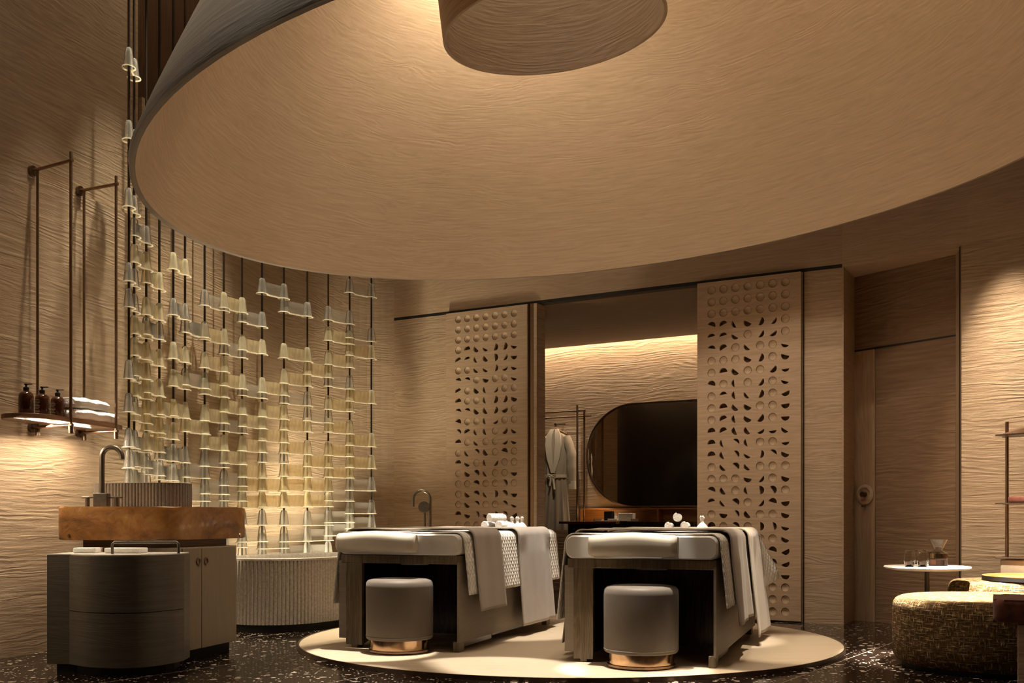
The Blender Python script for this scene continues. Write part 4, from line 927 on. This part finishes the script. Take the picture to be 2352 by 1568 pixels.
bm = BM(); box(bm, 0, 0.22, -0.06, 0.06, 0, 0.045, bevel=0.012); o = ob('storage_box', bm, 'rust', None, True); place(o, on_stand(0.07, -0.1, 0.9895), R(-48)); tag(o, 'dark rust box on the middle shelf of the metal stand', 'box')
bm = BM(); box(bm, 0, 0.4, -0.16, 0.0, 0.0, 0.26, bevel=0.01); o = ob('storage_bin', bm, 'lacquer', None, True); place(o, on_stand(0.03, -0.03, 0.33), R(-48)); tag(o, 'sand coloured bin hung under the lowest shelf of the metal stand', 'bin')

# ---------------------------------------------------------------- lights
WARM = (1.0, 0.78, 0.54); W2 = (1.0, 0.84, 0.64); W3 = (1.0, 0.91, 0.79)
def lamp(kind, loc, target, power, size=0.1, col=WARM, angle=40, blend=0.5, sy=None, spread=None):
    d = bpy.data.lights.new('lamp', kind); d.energy = power; d.color = col
    if kind == 'SPOT': d.spot_size = R(angle); d.spot_blend = blend; d.shadow_soft_size = size
    elif kind == 'AREA':
        d.size = size; d.shape = 'DISK'
        if spread: d.spread = R(spread)
        if sy: d.shape = 'RECTANGLE'; d.size_y = sy
    else: d.shadow_soft_size = size
    o = bpy.data.objects.new('lamp', d); C.objects.link(o); o.location = loc
    o.rotation_euler = (Vector(target) - Vector(loc)).to_track_quat('-Z', 'Y').to_euler(); return o
for k in range(6):                                                                       # ring of unseen lamps added high in the canopy to light walls and beds
    a = R(60 * k + 20); p = cc + q @ Vector((0.93 * cos(a), 0.93 * sin(a), CH - 0.2))
    lamp('AREA', p, p - n, 20, 0.14, W2, spread=130)
lamp('SPOT', (-0.15, 6.85, 4.95), (-0.5, 8.4, 3.4), 170, 0.3, W2, 165, 1.0)                # wash on the far lining beside the tube
lamp('SPOT', (-0.3, 5.7, 5.0), (-0.15, 5.88, 0), 2200, 0.03, W3, 14, 0.25)               # narrow beams on the platform front
lamp('SPOT', (-1.2, 6.2, 4.4), (-1.25, 6.55, 0), 900, 0.03, W2, 9, 0.3)
lamp('SPOT', (1.2, 5.2, 4.2), (1.05, 5.62, 0), 1100, 0.03, W2, 10, 0.3)
lamp('SPOT', (2.0, 6.2, 4.2), (2.0, 6.85, 0), 700, 0.03, W2, 24, 0.4)
lamp('SPOT', (-0.62, 6.72, 4.35), (-0.86, 6.66, 0.7), 2300, 0.02, W3, 12, 0.3)              # headrests and stool tops
lamp('SPOT', (0.45, 5.95, 4.9), (0.66, 5.93, 0.7), 2600, 0.02, W3, 11, 0.3)
lamp('SPOT', (0.2, 7.4, 4.6), (0.0, 7.9, 0.8), 1300, 0.03, W3, 20, 0.4)
lamp('SPOT', (1.4, 6.9, 4.4), (1.35, 7.3, 0.8), 1000, 0.03, W3, 16, 0.4)
lamp('SPOT', (-2.1, 6.45, 5.8), (-3.05, 7.05, 0.95), 420, 0.04, WARM, 27, 1.0)          # left wall washers
lamp('SPOT', (-2.3, 5.6, 5.8), (-3.3, 6.2, 0.9), 260, 0.04, WARM, 27, 1.0)
lamp('SPOT', (-2.5, 6.6, 3.8), (-2.80, 6.96, 1.6), 420, 0.02, W3, 14, 0.4)
pA, pB = sp(-0.1, 0.29), sp(0.45, 0.29)                                                   # light strips under the wall shelf
for pp, e in ((sp(-1.15, 0.20), 8), (sp(-0.50, 0.20), 8), (sp(0.16, 0.20), 14)):
    l_ = lamp('AREA', (pp.x, pp.y, 1.475), (pp.x - 0.25, pp.y + 0.08, 0.9), e, 0.08, (1, 0.80, 0.56), sy=0.6)
    l_.rotation_euler = (0, R(-18), -atan2(Sd.x, Sd.y)); l_.data.size = 0.05
lamp('AREA', (-3.3, 4.6, 5.6), (-1.5, 5.4, 4.2), 22, 0.5, W2, spread=95)  # unseen lamp added to brighten the canopy's outer face
lamp('SPOT', (-1.0, 5.6, 4.1), (-1.0, 5.72, 0), 1300, 0.03, W3, 13, 0.5)
lamp('AREA', (-2.2, 7.7, 6.1), (-2.6, 8.0, 0), 14, 0.5, WARM)
for (x, y, e) in ((-2.25, 7.35, 900), (-1.85, 8.2, 1300), (-1.3, 9.0, 1100)):              # spots added over the glass screen to make it glow
    lamp('SPOT', (x, y, 5.9), (x - 0.10, y + 0.08, 0.8), e, 0.03, (1, 0.86, 0.62), 36, 0.7)
lamp('SPOT', (3.30, 7.35, 3.6), (3.72, 7.75, 1.45), 520, 0.03, WARM, 40, 1.0)            # right wall washer
lamp('SPOT', (2.9, 6.0, 3.3), (2.80, 6.4, 0.3), 9000, 0.03, W3, 25, 0.35)
lamp('SPOT', (3.3, 6.7, 3.3), (3.3, 7.1, 0.4), 3500, 0.03, W3, 22, 0.4)
lamp('SPOT', (2.6, 6.7, 3.4), (2.75, 7.0, 0.5), 150, 0.02, W2, 14, 0.4)
for i in (3, 5, 7, 8, 9, 10, 11, 12, 13):                                               # floor uplights grazing the glass screen
    p = rods[i]; dd = (rods[i + 1] - rods[i - 1]).normalized(); nn = Vector((dd.y, -dd.x)); p = p + nn * 0.14
    lamp('AREA', (p.x, p.y, 0.06), (p.x - nn.x * 0.10, p.y - nn.y * 0.10, 1.5), 9 if i < 7 else 17, 0.12, (1, 0.86, 0.60), spread=90)
a_, b_ = al(-2.3, AW - 0.1), al(2.1, AW - 0.1)
l_ = lamp('AREA', ((a_.x + b_.x) / 2, (a_.y + b_.y) / 2, 3.2), ((a_.x + b_.x) / 2, (a_.y + b_.y) / 2, 0), 72, 4.3, (1.0, 0.74, 0.48), sy=0.06)
l_.rotation_euler = (0, 0, azr)
lamp('SPOT', (*alc(1290, 1.2), 2.9), (*alc(1272, 0.1), 1.4), 60, 0.03, W2, 40, 0.6)
lamp('AREA', (*alc(1370, 0.35), 0.96), (*alc(1370, 0.0), 0.9), 0.6, 0.06, (1, 0.6, 0.25))
lamp('SPOT', (*alc(1420, 0.5), 2.9), (*alc(1420, 0.36), 0.9), 60, 0.02, W2, 16, 0.5)
lamp('AREA', (2.6, 1.4, 4.6), (0.4, 8.0, 1.2), 12, 1.6, WARM)                            # soft front fill added behind the viewer, no fixture of the room
w = bpy.data.worlds.new('world'); S.world = w; w.use_nodes = True
w.node_tree.nodes['Background'].inputs[0].default_value = (0.5, 0.36, 0.24, 1); w.node_tree.nodes['Background'].inputs[1].default_value = 0.02

# ---------------------------------------------------------------- camera and view
cd = bpy.data.cameras.new('camera'); cam = bpy.data.objects.new('camera', cd); C.objects.link(cam); S.camera = cam
cam.location = (0, 0, CZ); cam.rotation_euler = (R(90), 0, 0)
cd.sensor_width = 36; cd.lens = 36 * F / 2352; cd.shift_y = (HY - 784) / 2352; cd.clip_end = 60; cd.clip_start = 0.05
S.view_settings.view_transform = 'Standard'; S.view_settings.look = 'None'; S.view_settings.gamma = 1; S.view_settings.use_curve_mapping = False
S.view_settings.exposure = -0.12
S.cycles.max_bounces = 8; S.cycles.diffuse_bounces = 4; S.cycles.transparent_max_bounces = 32; S.cycles.sample_clamp_indirect = 4
S.cycles.use_denoising = True
